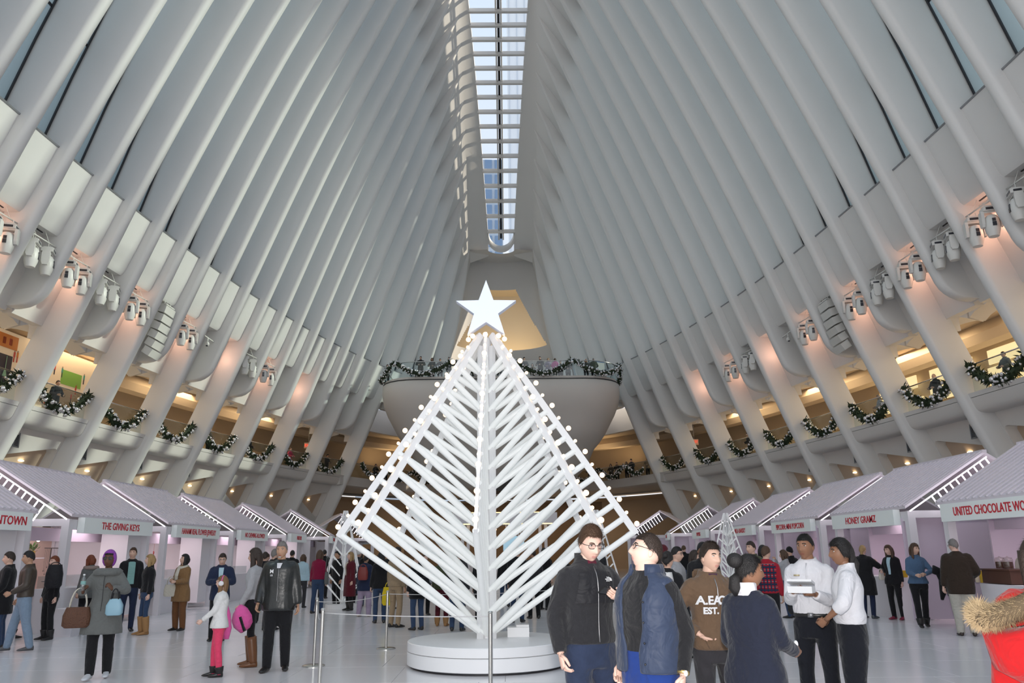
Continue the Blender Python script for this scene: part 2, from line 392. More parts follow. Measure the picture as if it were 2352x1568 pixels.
# fascia of the balcony, one length per bay, rounded lower edge and a shadow joint
for side in (-1, 1):
    wl = wallE[side]
    for k, i in enumerate(range(-12, 14, 2)):
        Y0, Y1 = ribY(i)+0.15, ribY(i+2)-0.15
        def sec(Yv, prof): return [(side*(Wd(Yv)-dsm(z)+d), Yv, z) for d, z in prof]
        Ys = np.linspace(Y0, Y1, 4)
        prof = [(0.35, 7.06), (0.35, 6.70), (0.38, 6.60), (0.46, 6.54), (0.60, 6.52), (0.95, 6.52), (0.95, 7.06)]
        b = MB(); b.rings([sec(Y, prof) for Y in Ys]); b.build('fascia', PLASTER, wl, smooth=40)
        b = MB(); b.rings([sec(Y, [(0.36, 7.08), (0.36, 7.24), (0.80, 7.24), (0.80, 7.08)]) for Y in Ys]); b.build('coping', PLASTER, wl, smooth=40)
        b = MB(); b.rings([sec(Y, [(0.40, 7.05), (0.40, 7.09), (0.80, 7.09), (0.80, 7.05)]) for Y in Ys]); b.build('shadow_joint', BLACK, wl)
        # soffit rising outwards behind the fascia
        b = MB(); b.rings([sec(Y, [(0.9, 6.6), (0.9, 6.70), (2.6, 6.65), (2.6, 6.5)]) for Y in Ys]); b.build('soffit', PLASTER, wl)
        # arch header over the opening with rounded corners
        b = MB(); Ya, Yb = Y0-0.1, Y1+0.1; arch = []
        for t in np.linspace(0, 1, 25):
            Yv = Ya + (Yb-Ya)*t; u = min(t, 1-t)*(Yb-Ya)
            q = max(0, 1-u/0.6); zb = 10.32 - 0.55*(1-sqrt(max(0, 1-q*q)))
            arch.append((Yv, zb))
        fr = []
        for Yv, zb in arch:
            fr.append([(side*(Xn(Yv, zb)+1.13), Yv, zb), (side*(Xn(Yv, 10.9)+1.13), Yv, 10.9), (side*(Xn(Yv, 10.9)+1.6), Yv, 10.9), (side*(Xn(Yv, zb)+1.6), Yv, zb)])
        b.rings(fr); b.build('arch_header', PLASTER, wl, smooth=50)
        # second beam behind, warm lit from below
        b = MB(); fr = []
        for t in np.linspace(0, 1, 13):
            Yv = Ya + (Yb-Ya)*t; zb = 10.3 + 0.30*sin(pi*t)**0.5
            fr.append([(side*(Wd(Yv)+1.0), Yv, zb), (side*(Wd(Yv)+1.0), Yv, 11.7), (side*(Wd(Yv)+1.6), Yv, 11.7), (side*(Wd(Yv)+1.6), Yv, zb-0.15)])
        b.rings(fr); b.build('inner_beam', PLASTER, wl, smooth=50)
        # spandrel under the balcony with a triangular opening
        dd = 0.95
        def PT(u, z): Yv = Y0-0.1 + u*(Y1-Y0+0.2); return (side*(Wd(Yv)-dsm(z)+dd), Yv, z)
        def PB(u, z): x, y, zz = PT(u, z); return (x+side*0.45, y, zz)
        tri = []
        for (u, z), (ua, za), (ub, zb) in (((0.22, 5.42), (0.60, 4.78), (0.60, 5.75)), ((0.94, 6.05), (0.60, 5.75), (0.94, 5.1)), ((0.94, 4.15), (0.94, 5.1), (0.60, 4.78))):
            for t in (0, 0.5, 1):
                r = 0.18
                if t == 0: tri.append((u+(ua-u)*r, z+(za-z)*r))
                elif t == 1: tri.append((u+(ub-u)*r, z+(zb-z)*r))
                else: tri.append((u+((ua-u)+(ub-u))*r*0.3, z+((za-z)+(zb-z))*r*0.3))
        nT = len(tri)
        outer = [(0, 4.7), (0, 5.4), (0, 6.55), (0.55, 6.55), (1, 6.55), (1, 5.6), (1, 4.6), (0.8, 3.2), (0.3, 3.2)]
        b = MB(); b.add([PT(*p) for p in tri] + [PT(*p) for p in outer], [(q, nT+q, nT+(q+1) % nT, (q+1) % nT) for q in range(nT)])
        b.add([PT(*p) for p in tri] + [PB(*p) for p in tri], [(q, (q+1) % nT, nT+(q+1) % nT, nT+q) for q in range(nT)])
        b.add([PT(u, z) for u, z in ((0, 4.7), (0, 2.9), (0.3, 3.2), (0.3, 2.9), (0.8, 3.2), (0.8, 2.9), (1, 4.6), (1, 2.9))], [(0, 1, 3, 2), (2, 3, 5, 4), (4, 5, 7, 6)])
        b.build('spandrel', PLASTER, wl, smooth=30)
        b = MB(); b.prism([PB(*p) for p in ((0.15, 5.2), (0.97, 5.2), (0.97, 6.2), (0.15, 6.2))], (side*0.1, 0, 0.0)); b.prism([PB(*p) for p in ((0.15, 3.9), (0.97, 3.9), (0.97, 5.22), (0.15, 5.22))], (side*0.12, 0, 0))
        b.build('lunette_soffit', LUN, wl)
        p = PB(0.66, 5.40)
        b = MB(); b.ell((p[0]-side*0.02, p[1], p[2]), (0.10, 0.16, 0.035), 12, 6); b.build('downlight', SPOT, wl)
        # louvre vent high on the soffit beside the nearer rib
        if i < 8:
            v = empty('vent_grille'); v.parent = wl
            xg = Wd(Y0+0.9)-dsm(6.1)+0.9
            b = MB(); b.box((side*xg, Y0+0.75, 6.1), (0.06, 1.0, 0.66)); b.build('backing', BLACK, v)
            b = MB()
            for q in np.linspace(-0.5, 0.5, 4): b.box((side*(xg-0.05), Y0+0.75+q, 6.1), (0.05, 0.05, 0.70))
            for q in (-0.34, 0.34): b.box((side*(xg-0.05), Y0+0.75, 6.1+q), (0.05, 1.05, 0.05))
            for q in np.linspace(-0.3, 0.3, 12): b.box((side*(xg-0.03), Y0+0.75, 6.1+q), (0.02, 1.0, 0.018))
            b.build('grille', GREYMETAL, v)
        # railing: glass pane and handrail
        rl = []
        for Y in (ribY(i)+0.30, ribY(i+2)-0.30): rl.append((side*(Wd(Y)+0.55), Y))
        b = MB(); (xa, ya), (xb, yb) = rl
        b.prism([(xa, ya, 7.24), (xb, yb, 7.24), (xb, yb, 8.28), (xa, ya, 8.28)], (side*0.02, 0, 0)); b.build('rail_glass', GLASS, balc)
        b = MB(); b.tube([(xa, ya, 8.32), (xb, yb, 8.32)], 0.03, 8); b.build('handrail', CHROME, balc, smooth=True)
        # shopfront at the back of the concourse
        Ym = (ribY(i)+ribY(i+2))/2; ang = math.atan2(-side*(Wd(ribY(i+2))-Wd(ribY(i))), ribY(i+2)-ribY(i))
        if i < 8 and not (side == -1 and i in (0, 2)):
            for q, (yy, zz, wq, hq) in enumerate(((-1.1, 8.5, 1.7, 2.4), (0.9, 8.7, 1.7, 2.8), (0.0, 10.6, 3.2, 0.7)) if side == 1 else ((-0.9, 8.5, 1.9, 2.6), (1.1, 8.2, 1.4, 2.0))):
                b = MB(); R = Matrix.Rotation(ang, 3, 'Z'); c = Vector((side*(Wd(Ym)+7.4), Ym, zz)) + R @ Vector((0, yy, 0))
                b.box(c, (0.08, wq, hq), R); b.build('shop_panel', LIT if side == 1 else mat('dim_shop_panel', (0.75,0.62,0.42), 0.5, emit=0.16, ecol=(1,0.75,0.4)), balc)
        b = MB(); R = Matrix.Rotation(ang, 3, 'Z')
        b.box(Vector((side*(Wd(Ym)+6.6), Ym, 8.9)), (0.12, 4.3, 0.22), R); b.build('shop_rail', BROWN, balc)
    # warm lights of the concourse
    for i in (-4, 0, 4, 8, 12):
        Yc = ribY(i); lamp('concourse_lamp', 'AREA', (side*(Wd(Yc)+4.3), Yc, 11.5), 170, (1, 0.74, 0.42), 1.2, 6.0, target=(side*(Wd(Yc)+4.3), Yc, 7))
# lobby light under the far balcony and on its concourse
lamp('lobby_lamp', 'AREA', (0, 73, 6.1), 170, (1, 0.68, 0.36), 18, 3, target=(0, 73, 0))
for sx_ in (-1, 1): lamp('cove_lamp', 'AREA', (sx_*8.2, 71.5, 9.3), 70, (1, 0.70, 0.36), 7, 0.6, target=(sx_*8.2, 71.8, 11.6))
sweep_ring([(0.35, 6.56), (0.35, 7.22), (0.75, 7.22), (0.75, 6.50)], 'end_fascia', PLASTER, balc, Y0=58.5)
def far_rail():
    b = MB(); g = MB(); pts = [p for p in curve_pts(0.5, 58.5) if p[1] > 60]
    b.tube([(x, y, 8.3) for x, y in pts], 0.03, 6); b.build('handrail', CHROME, balc, smooth=True)
    for (x0, y0), (x1, y1) in zip(pts[:-1], pts[1:]):
        g = MB(); g.prism([(x0, y0, 7.22), (x1, y1, 7.22), (x1, y1, 8.26), (x0, y0, 8.26)], (0, 0.02, 0)); g.build('rail_glass', GLASS, balc)
far_rail()
# printed hoardings with illustrations in two left-hand bays
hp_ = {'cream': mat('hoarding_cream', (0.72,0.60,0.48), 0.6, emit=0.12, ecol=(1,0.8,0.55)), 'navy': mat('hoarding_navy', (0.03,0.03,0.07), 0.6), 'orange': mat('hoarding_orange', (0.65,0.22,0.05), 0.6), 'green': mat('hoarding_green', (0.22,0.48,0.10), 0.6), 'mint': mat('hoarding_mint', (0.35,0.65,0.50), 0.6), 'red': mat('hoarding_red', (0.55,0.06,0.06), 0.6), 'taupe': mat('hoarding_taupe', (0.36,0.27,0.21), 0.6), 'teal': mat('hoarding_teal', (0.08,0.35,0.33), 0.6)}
for i, lab in ((0, 'illustrated hoarding with navy lamp panel behind the left balcony'), (2, 'illustrated hoarding with green panel behind the left balcony')):
    Ym = ribY(i+1); ang = math.atan2(Wd(ribY(i+2))-Wd(ribY(i)), 2*PITCH)
    e = empty('mural_hoarding', (-(Wd(Ym)+4.2), Ym+1.5, 7.0), ang, lab, 'mural')
    MB().box((0,0,2.1), (0.12, 6.0, 4.2)).build('board', hp_['cream'], e)
    def pr(y, z, w_, h_, c, nm='print'): MB().box((0.07, y, z), (0.015, w_, h_)).build(nm, hp_[c], e)
    if i == 0:
        pr(-0.2, 2.05, 1.9, 2.2, 'navy', 'lamp_panel'); pr(-0.1, 3.75, 2.1, 0.6, 'orange', 'shop_strip')
        for q in (-0.8, -0.2, 0.4):
            b = MB(); b.prism([(0.08, q-0.14, 2.2), (0.08, q+0.14, 2.2), (0.08, q+0.04, 2.5), (0.08, q-0.04, 2.5)], (0.01,0,0)); b.box((0.085, q, 2.8), (0.01, 0.02, 0.6)); b.build('printed_lamp', hp_['mint'], e)
        for q in range(5): pr(-0.8+0.35*q, 1.2, 0.14, 0.35, 'mint', 'printed_chair')
        for q in range(4): pr(-0.7+0.4*q, 3.75, 0.2, 0.3, 'red', 'printed_shelf')
    else:
        pr(0.5, 3.0, 1.5, 0.7, 'green', 'green_panel'); pr(0.6, 1.9, 1.6, 1.1, 'taupe', 'grey_panel')
        b = MB(); b.prism([(0.08, -1.3, 1.3), (0.08, -0.3, 1.3), (0.08, -0.3, 2.0)], (0.01,0,0)); b.build('printed_slope', hp_['taupe'], e)
    rr = random.Random(i+3)
    for q in range(13):
        y, z = rr.uniform(-1.2, 2.2), rr.uniform(0.5, 3.4)
        if i == 0 and y < 0.9 and z > 0.9: y += 1.5
        c = rr.choice(['red', 'teal', 'navy', 'orange']); pr(y, z, 0.10, 0.22, c, 'printed_figure_body'); pr(y, z-0.22, 0.06, 0.24, rr.choice(['navy', 'red']), 'printed_figure_legs'); pr(y, z+0.15, 0.06, 0.07, 'taupe', 'printed_figure_head')
# exit signs hanging in the concourse
SIGNRED = mat('exit_red', (0.8,0.05,0.03), 0.5, emit=1.2, ecol=(1,0.08,0.04))
for sx_ in (-1, 1):
    e = empty('exit_sign', (sx_*13.9, 56.5, 9.15), 0, 'red lit exit sign hanging over the '+('left' if sx_ < 0 else 'right')+' balcony near the far end', 'sign')
    b = MB(); b.box((0,0,0), (0.62, 0.08, 0.40)); b.build('sign_box', mat('sign_pale', (0.55,0.35,0.30), 0.5), e)
    b = MB(); b.tube([(0,0,0.2), (0,0,2.4)], 0.015, 5); b.build('hanger', GREYMETAL, e)
    text('EXIT', 0.26, SIGNRED, e, (0, -0.05, 0))

# ---------------------------------------------------------------- street-level balcony at the far end
tub = empty('balcony_far', kind='structure', label='rounded white street-level balcony jutting from the far end')
def rrect(hw, yf, yb, r, z, n=6):
    """plan outline of the balcony: front at yf, back at yb"""
    P = [(-hw, yb)]
    for k in range(n+1): a = pi + pi/2*k/n; P.append((-hw+r + r*cos(a), yf+r + r*sin(a)))
    for k in range(n+1): a = 1.5*pi + pi/2*k/n; P.append((hw-r + r*cos(a), yf+r + r*sin(a)))
    P.append((hw, yb)); 
    return [(x, y, z) for x, y in P]
lev = [(12.95, 8.30, 52.0, 2.6), (12.85, 8.36, 51.9, 2.6), (12.3, 8.38, 51.9, 2.6), (11.6, 8.30, 52.1, 2.6), (10.9, 8.05, 52.7, 2.6), (10.3, 7.75, 53.2, 2.6), (9.7, 7.45, 53.6, 2.6), (9.2, 7.1, 54.2, 2.6), (8.8, 6.75, 55.0, 2.5), (8.2, 6.5, 55.6, 2.5), (7.7, 6.3, 56.0, 2.4), (7.35, 5.95, 56.6, 2.3), (7.0, 5.5, 57.4, 2.2), (6.3, 5.2, 58.2, 2.2)]
b = MB(); b.rings([rrect(hw, yf, 66.5, r, z) for z, hw, yf, r in lev]); b.build('tub', PLASTER, tub, smooth=50)
b = MB(); b.rings([rrect(8.34, 51.94, 66.5, 2.6, 12.93), rrect(8.34, 51.94, 66.5, 2.6, 12.98)]); b.build('shadow_joint', BLACK, tub)
b = MB(); b.rings([rrect(8.25, 52.05, 66.5, 2.6, 12.96), rrect(8.25, 52.05, 66.5, 2.6, 13.16)]); b.build('kerb', PLASTER, tub)
rp = rrect(8.2, 52.1, 58.5, 2.5, 13.1, 8)
b = MB(); b.tube([(x, y, 14.22) for x, y, z in rp], 0.035, 8); b.build('handrail', CHROME, tub, smooth=True)
segs = []
for (p, q) in zip(rp[:-1], rp[1:]):
    L = math.hypot(q[0]-p[0], q[1]-p[1]); n = max(1, round(L/2.2))
    for k in range(n): segs.append(((p[0]+(q[0]-p[0])*k/n, p[1]+(q[1]-p[1])*k/n), (p[0]+(q[0]-p[0])*(k+1)/n, p[1]+(q[1]-p[1])*(k+1)/n)))
for (x0, y0), (x1, y1) in segs:
    g = MB(); g.prism([(x0, y0, 13.16), (x1, y1, 13.16), (x1, y1, 14.18), (x0, y0, 14.18)], (0, 0.02, 0)); g.build('rail_glass', GLASS, tub)
# dark doorway in the stem below and a round drum, sign and board at street level
b = MB(); b.box((0.4, 59.3, 7.2), (3.2, 3.2, 2.6)); b.build('stair_opening', mat('dark_recess', (0.05,0.05,0.05), 0.6), tub)
b = MB(); b.lathe((1.9, 66.0, 13), [(1.3, 0), (1.3, 2.3), (1.1, 2.5), (0.0, 2.5)], 24); b.build('drum', PLASTER, tub, smooth=40)
DARKGREY = mat('dark_grey_paint', (0.08,0.08,0.09), 0.5)
b = MB(); b.box((3.6, 67.2, 15.2), (7, 0.3, 4.4)); b.box((-5.0, 67.6, 15.0), (5, 0.3, 4.0)); b.build('street_level_wall', PLASTER, tub)
text('Greenwich Street', 0.42, DARKGREY, tub, (3.1, 67.0, 15.95))
bd = empty('notice_board', (7.4, 57.6, 13.0), 0.5, 'pale freestanding notice board on the far street-level balcony', 'sign')
b = MB(); b.box((0,0,1.55), (0.9, 0.06, 1.9)); b.box((0,0,0.3), (0.08,0.05,0.6)); b.build('panel', PLASTER, bd)
b = MB(); b.box((0,-0.035,2.42), (0.9,0.01,0.1)); b.build('header', mat('sign_blue', (0.1,0.2,0.4), 0.5), bd)
# lobby wall below
b = MB(); b.box((0, 77.5, 3.2), (30, 0.4, 6.4)); b.build('lobby_wall', BROWN, balc)
# ================================================================ floor
FLOORM = mat('white_floor_tile', (0.88,0.855,0.865), 0.18, noise=0.03, nscale=0.7, spec=0.45)
JOINT = mat('floor_joint', (0.42,0.40,0.41), 0.6)
fl = MB().box((0, 33, -0.06), (70, 110, 0.10)); floor = tag(fl.build('floor', JOINT), 'pale glossy tiled hall floor', kind='structure')
tw = 1.5
def tile_mesh(w, d):
    b = MB(); e = 0.003; h = 0.011
    b.rings([[(-w/2, -d/2, 0), (w/2, -d/2, 0), (w/2, d/2, 0), (-w/2, d/2, 0)], [(-w/2, -d/2, h-0.001), (w/2, -d/2, h-0.001), (w/2, d/2, h-0.001), (-w/2, d/2, h-0.001)], [(-w/2+e, -d/2+e, h), (w/2-e, -d/2+e, h), (w/2-e, d/2-e, h), (-w/2+e, d/2-e, h)]])
    return b.mesh('tile')
TM = tile_mesh(tw-0.006, tw-0.006)
ntile = 0
for iy in range(15):
    for ix in range(-10, 10):
        o = obj('tile', TM, FLOORM, floor, ((ix+0.5)*tw + (0.35 if iy % 2 else 0), 9.6 + (iy+0.5)*tw, -0.011)); ntile += 1
# the rest of the floor, tiles too far or too near to pick apart
rest = MB()
for (x0, x1, y0, y1) in ((-34, 34, -20, 9.588), (-34, -15.008, 9.6, 32.1), (15.36, 34, 9.6, 32.1), (-34, 34, 32.112, 84)):
    rest.box(((x0+x1)/2, (y0+y1)/2, -0.006), (x1-x0, y1-y0, 0.010))
tag(rest.build('far_tiles', FLOORM, floor), kind='stuff')
# ================================================================ the lattice tree on its plinth
TREEW = mat('tree_white', (0.90,0.90,0.91), 0.35)
TUBEW = mat('tree_opal_tube', (0.92,0.93,0.92), 0.30, emit=0.13, ecol=(0.95,1,1))  # slight glow added to the tube material to brighten the tree
RAILW = mat('tree_rail', (0.90,0.90,0.91), 0.35, emit=0.06, ecol=(1,1,1))  # rails are no lamps; fainter glow added for brightness
BULB = mat('bulb_glow', (1,0.86,0.70), 0.4, emit=1.6, ecol=(1,0.66,0.40))
STARM = mat('star_glow', (0.80,0.85,0.95), 0.4, emit=0.30, ecol=(0.72,0.82,1.0))
STAREDGE = mat('star_edge', (0.70,0.75,0.88), 0.15, emit=0.12, ecol=(0.7,0.8,1.0), coat=0.5)
TX, TY = 0.06, 12.9; ZB = 0.36; ZT = 5.20; RM = 2.36; ZE = 1.92; SL = (ZE-ZB)/RM
pl = empty('plinth', (TX+0.02, 12.75, 0), 0, 'round white plinth under the lattice tree', 'plinth')
b = MB(); b.lathe((0,0,0), [(1.20, 0.03), (1.22, 0.04), (1.22, 0.215), (1.21, 0.222)], 72); b.build('lower_drum', TREEW, pl, smooth=40)
b = MB(); b.lathe((0,0,0), [(1.20, 0.226), (1.22, 0.232), (1.22, 0.35), (1.21, 0.36), (0.0, 0.361)], 72); b.build('upper_drum', TREEW, pl, smooth=40)
b = MB(); b.lathe((0,0,0), [(1.17, 0.0), (1.17, 0.03)], 48); b.lathe((0,0,0), [(1.18, 0.222), (1.18, 0.228)], 48); b.build('shadow_gap', BLACK, pl)
bx = MB(); bx.box((0.55, 13.15, 0.43), (0.34, 0.3, 0.14)); bx.box((0.62, 13.2, 0.515), (0.2, 0.2, 0.03)); tag(bx.build('power_box', TREEW), 'low white power box on the plinth behind the tree trunk', 'box')

def lattice_tree(root, zb, zt, rm, ze, fins, nb, tube_r, detail=True, ring=10):
    """trunk posts, fins of parallel tubes ending on a straight edge rail, bulbs on the rails"""
    sl = (ze-zb)/rm
    b = MB(); b.tube([(0,0,zb), (0,0,zt-0.05)], 0.075*tube_r/0.045, 14); b.build('trunk', TREEW, root, smooth=40)
    for k in range(4):
        a = pi/4 + k*pi/2; q = 0.13*tube_r/0.045
        b = MB(); b.box((q*cos(a), q*sin(a), (zb+zt)/2-0.1), (0.07*tube_r/0.045, 0.07*tube_r/0.045, zt-zb-0.2), Matrix.Rotation(a, 3, 'Z')); b.build('trunk_post', TREEW, root)
    for a in fins:
        ca, sa = cos(a), sin(a)
        def P(r, z): return (r*ca, r*sa, z)
        r0 = 0.13*tube_r/0.045
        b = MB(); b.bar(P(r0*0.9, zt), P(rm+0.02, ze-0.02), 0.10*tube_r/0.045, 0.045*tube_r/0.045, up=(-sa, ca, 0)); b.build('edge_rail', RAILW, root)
        drop = (zt-ze)/(rm-r0)
        for j in range(nb):
            zs = zb + 0.02 + (zt-zb-0.55)*j/(nb-0.4)
            r1 = (zt + drop*r0 - zs)/(sl + drop); 
            if r1 < r0+0.12: continue
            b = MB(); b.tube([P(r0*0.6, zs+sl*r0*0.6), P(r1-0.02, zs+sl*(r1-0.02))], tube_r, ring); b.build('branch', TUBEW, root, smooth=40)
        if detail:
            n = 17
            for j in range(n):
                t = (j+0.6)/n; r = r0 + (rm-r0)*t; z = zt + (ze-zt)*t; big = j % 2 == 0
                q = 0.065 if big else 0.04; off = 0.11 if big else 0.08
                nx = drop/sqrt(1+drop*drop); nz = 1/sqrt(1+drop*drop)
                o = obj('bulb', BIGB if big else SMALLB, BULB, root, P(r+nx*off, z+nz*off))
BIGB = MB().ell((0,0,0), (0.043,)*3, 14, 10).mesh('bulb', True); SMALLB = MB().ell((0,0,0), (0.029,)*3, 12, 8).mesh('bulb', True)
tr = empty('lattice_tree', (TX, TY, 0), 0, 'tall white lattice Christmas tree of tubes with globe bulbs on the round plinth', 'tree')
lattice_tree(tr, ZB, ZT, RM, ZE, [radians(268 + 45*k) for k in range(8)], 14, 0.048)
def star(root, z0, R, depth, yoff):
    pts = []
    for k in range(10):
        a = pi/2 + pi*k/5; r = R if k % 2 == 0 else R*0.40
        pts.append((r*cos(a), r*sin(a)))
    b = MB(); n = 10
    fr = [(x, yoff-depth/2, z0+z) for x, z in pts]; bk = [(x, yoff+depth/2, z0+z) for x, z in pts]
    b.add(fr + [(0, yoff-depth/2, z0)], [(i, (i+1) % n, n) for i in range(n)]); b.add(bk + [(0, yoff+depth/2, z0)], [((i+1) % n, i, n) for i in range(n)])
    s = b.build('star_face', STARM, root)
    b = MB(); b.add(fr+bk, [(i, (i+1) % n, n+(i+1) % n, n+i) for i in range(n)]); b.build('star_rim', STAREDGE, root)
    return s
star(tr, ZT+0.40, 0.535, 0.16, -0.15)
# three small lattice trees further back
for x, y, h, nm in ((7.25, 25.2, 2.75, 'small white lattice tree in front of the Pamela Barsky stall'), (3.1, 24.5, 2.85, 'small white lattice tree right of the big tree, behind the crowd'), (-4.75, 25.5, 2.95, 'small white lattice tree left of the big tree, behind the navy coat')):
    t = empty('small_lattice_tree', (x, y, 0), 0.3, nm, 'tree', 'small lattice trees')
    b = MB(); b.lathe((0,0,0), [(0.5, 0), (0.5, 0.14), (0.0, 0.14)], 24); b.build('base', TREEW, t, smooth=40)
    lattice_tree(t, 0.14, h, 0.62, 0.75, [radians(30 + 60*k) for k in range(6)], 7, 0.020, False, 6)

# ---------------------------------------------------------------- stanchions and ropes
def stanchion(loc, label, base=True):
    e = empty('stanchion', loc, 0, label, 'stanchion', 'steel rope stanchions')
    b = MB(); b.lathe((0,0,0), [(0.17, 0), (0.17, 0.012), (0.15, 0.022), (0.03, 0.03), (0.0, 0.031)], 32); b.build('base', CHROME, e, smooth=40)
    b = MB(); b.tube([(0,0,0.02), (0,0,0.96)], 0.024, 16); b.build('post', CHROME, e, smooth=40)
    b = MB(); b.lathe((0,0,0.96), [(0.024, 0), (0.027, 0.004), (0.027, 0.02), (0.02, 0.028), (0, 0.03)], 16); b.build('cap', CHROME, e, smooth=40)
    return e
ST = [(-2.56, 12.75), (-1.78, 14.85), (-1.92, 10.35), (0.19, 9.55), (1.95, 14.6), (1.9, 11.0)]
SL_ = ['steel stanchion beside the man in the black jacket', 'steel stanchion behind, left of the round plinth', 'steel stanchion with its foot below the picture, second from the left', 'steel stanchion standing right in front of the plinth', 'steel stanchion behind the plinth, hidden by the men', 'steel stanchion right of the plinth behind the man with a phone']
for p, l in zip(ST[:4], SL_): stanchion((p[0], p[1], 0), l)
ROPE = mat('grey_rope', (0.62,0.60,0.60), 0.6)
def rope(a, b_, sag, label):
    m = MB(); A = Vector((*a, 0.93)); B = Vector((*b_, 0.93))
    m.tube([A.lerp(B, t) - Vector((0,0,sag*4*t*(1-t))) for t in np.linspace(0, 1, 13)], 0.006, 6)
    tag(m.build('rope', ROPE, None, True), label, 'rope', 'stanchion ropes')
rope(ST[0], ST[1], 0.05, 'thin grey rope between the two stanchions left of the plinth')
rope(ST[0], ST[2], 0.16, 'thin grey rope sagging towards the second stanchion from the left')
rope(ST[2], ST[3], 0.02, 'thin grey rope passing in front of the plinth')
rope(ST[1], (1.6, 16.2), 0.05, 'thin grey rope passing behind the tree trunk')
# ================================================================ market stalls
BOOTHW = mat('stall_white', (0.83,0.79,0.83), 0.45)
BOOTHPINK = mat('stall_lilac', (0.74,0.62,0.74), 0.6, noise=0.04, nscale=1.5)
ROOFM = mat('stall_roof', (0.80,0.73,0.79), 0.35, noise=0.03, nscale=1)
LED = mat('led_strip', (1,0.95,1), 0.5, emit=3.2, ecol=(1,0.93,1))
SIGNM = mat('sign_face', (0.84,0.88,0.87), 0.4, emit=0.05, ecol=(0.9,1,1))
RED = mat('sign_red', (0.62,0.03,0.05), 0.5)
PEACH = mat('peach_backdrop', (0.80,0.58,0.48), 0.6, noise=0.05, nscale=2)
DARKBACK = mat('dark_backdrop', (0.05,0.035,0.03), 0.6)
GOLD = mat('gold_pot', (0.62,0.42,0.12), 0.35, 0.7)
LEAF = mat('leaf_green', (0.08,0.13,0.04), 0.6)
WIRE = mat('dark_wire', (0.10,0.08,0.07), 0.5)
CASEGLASS = glass_mat('display_glass', (0.85,0.90,0.90), 0.10)
BULBW = mat('stall_spot', (1,1,1), 0.4, emit=9, ecol=(0.95,0.95,1))
SLAT = None
RUN, RISE = 1.95, 1.22
LEN = 4.05
sl_len = math.hypot(RUN+0.1, RISE)
SLATM = MB().box((0,0,0), (sl_len, 0.07, 0.03)).mesh('roof_slat')
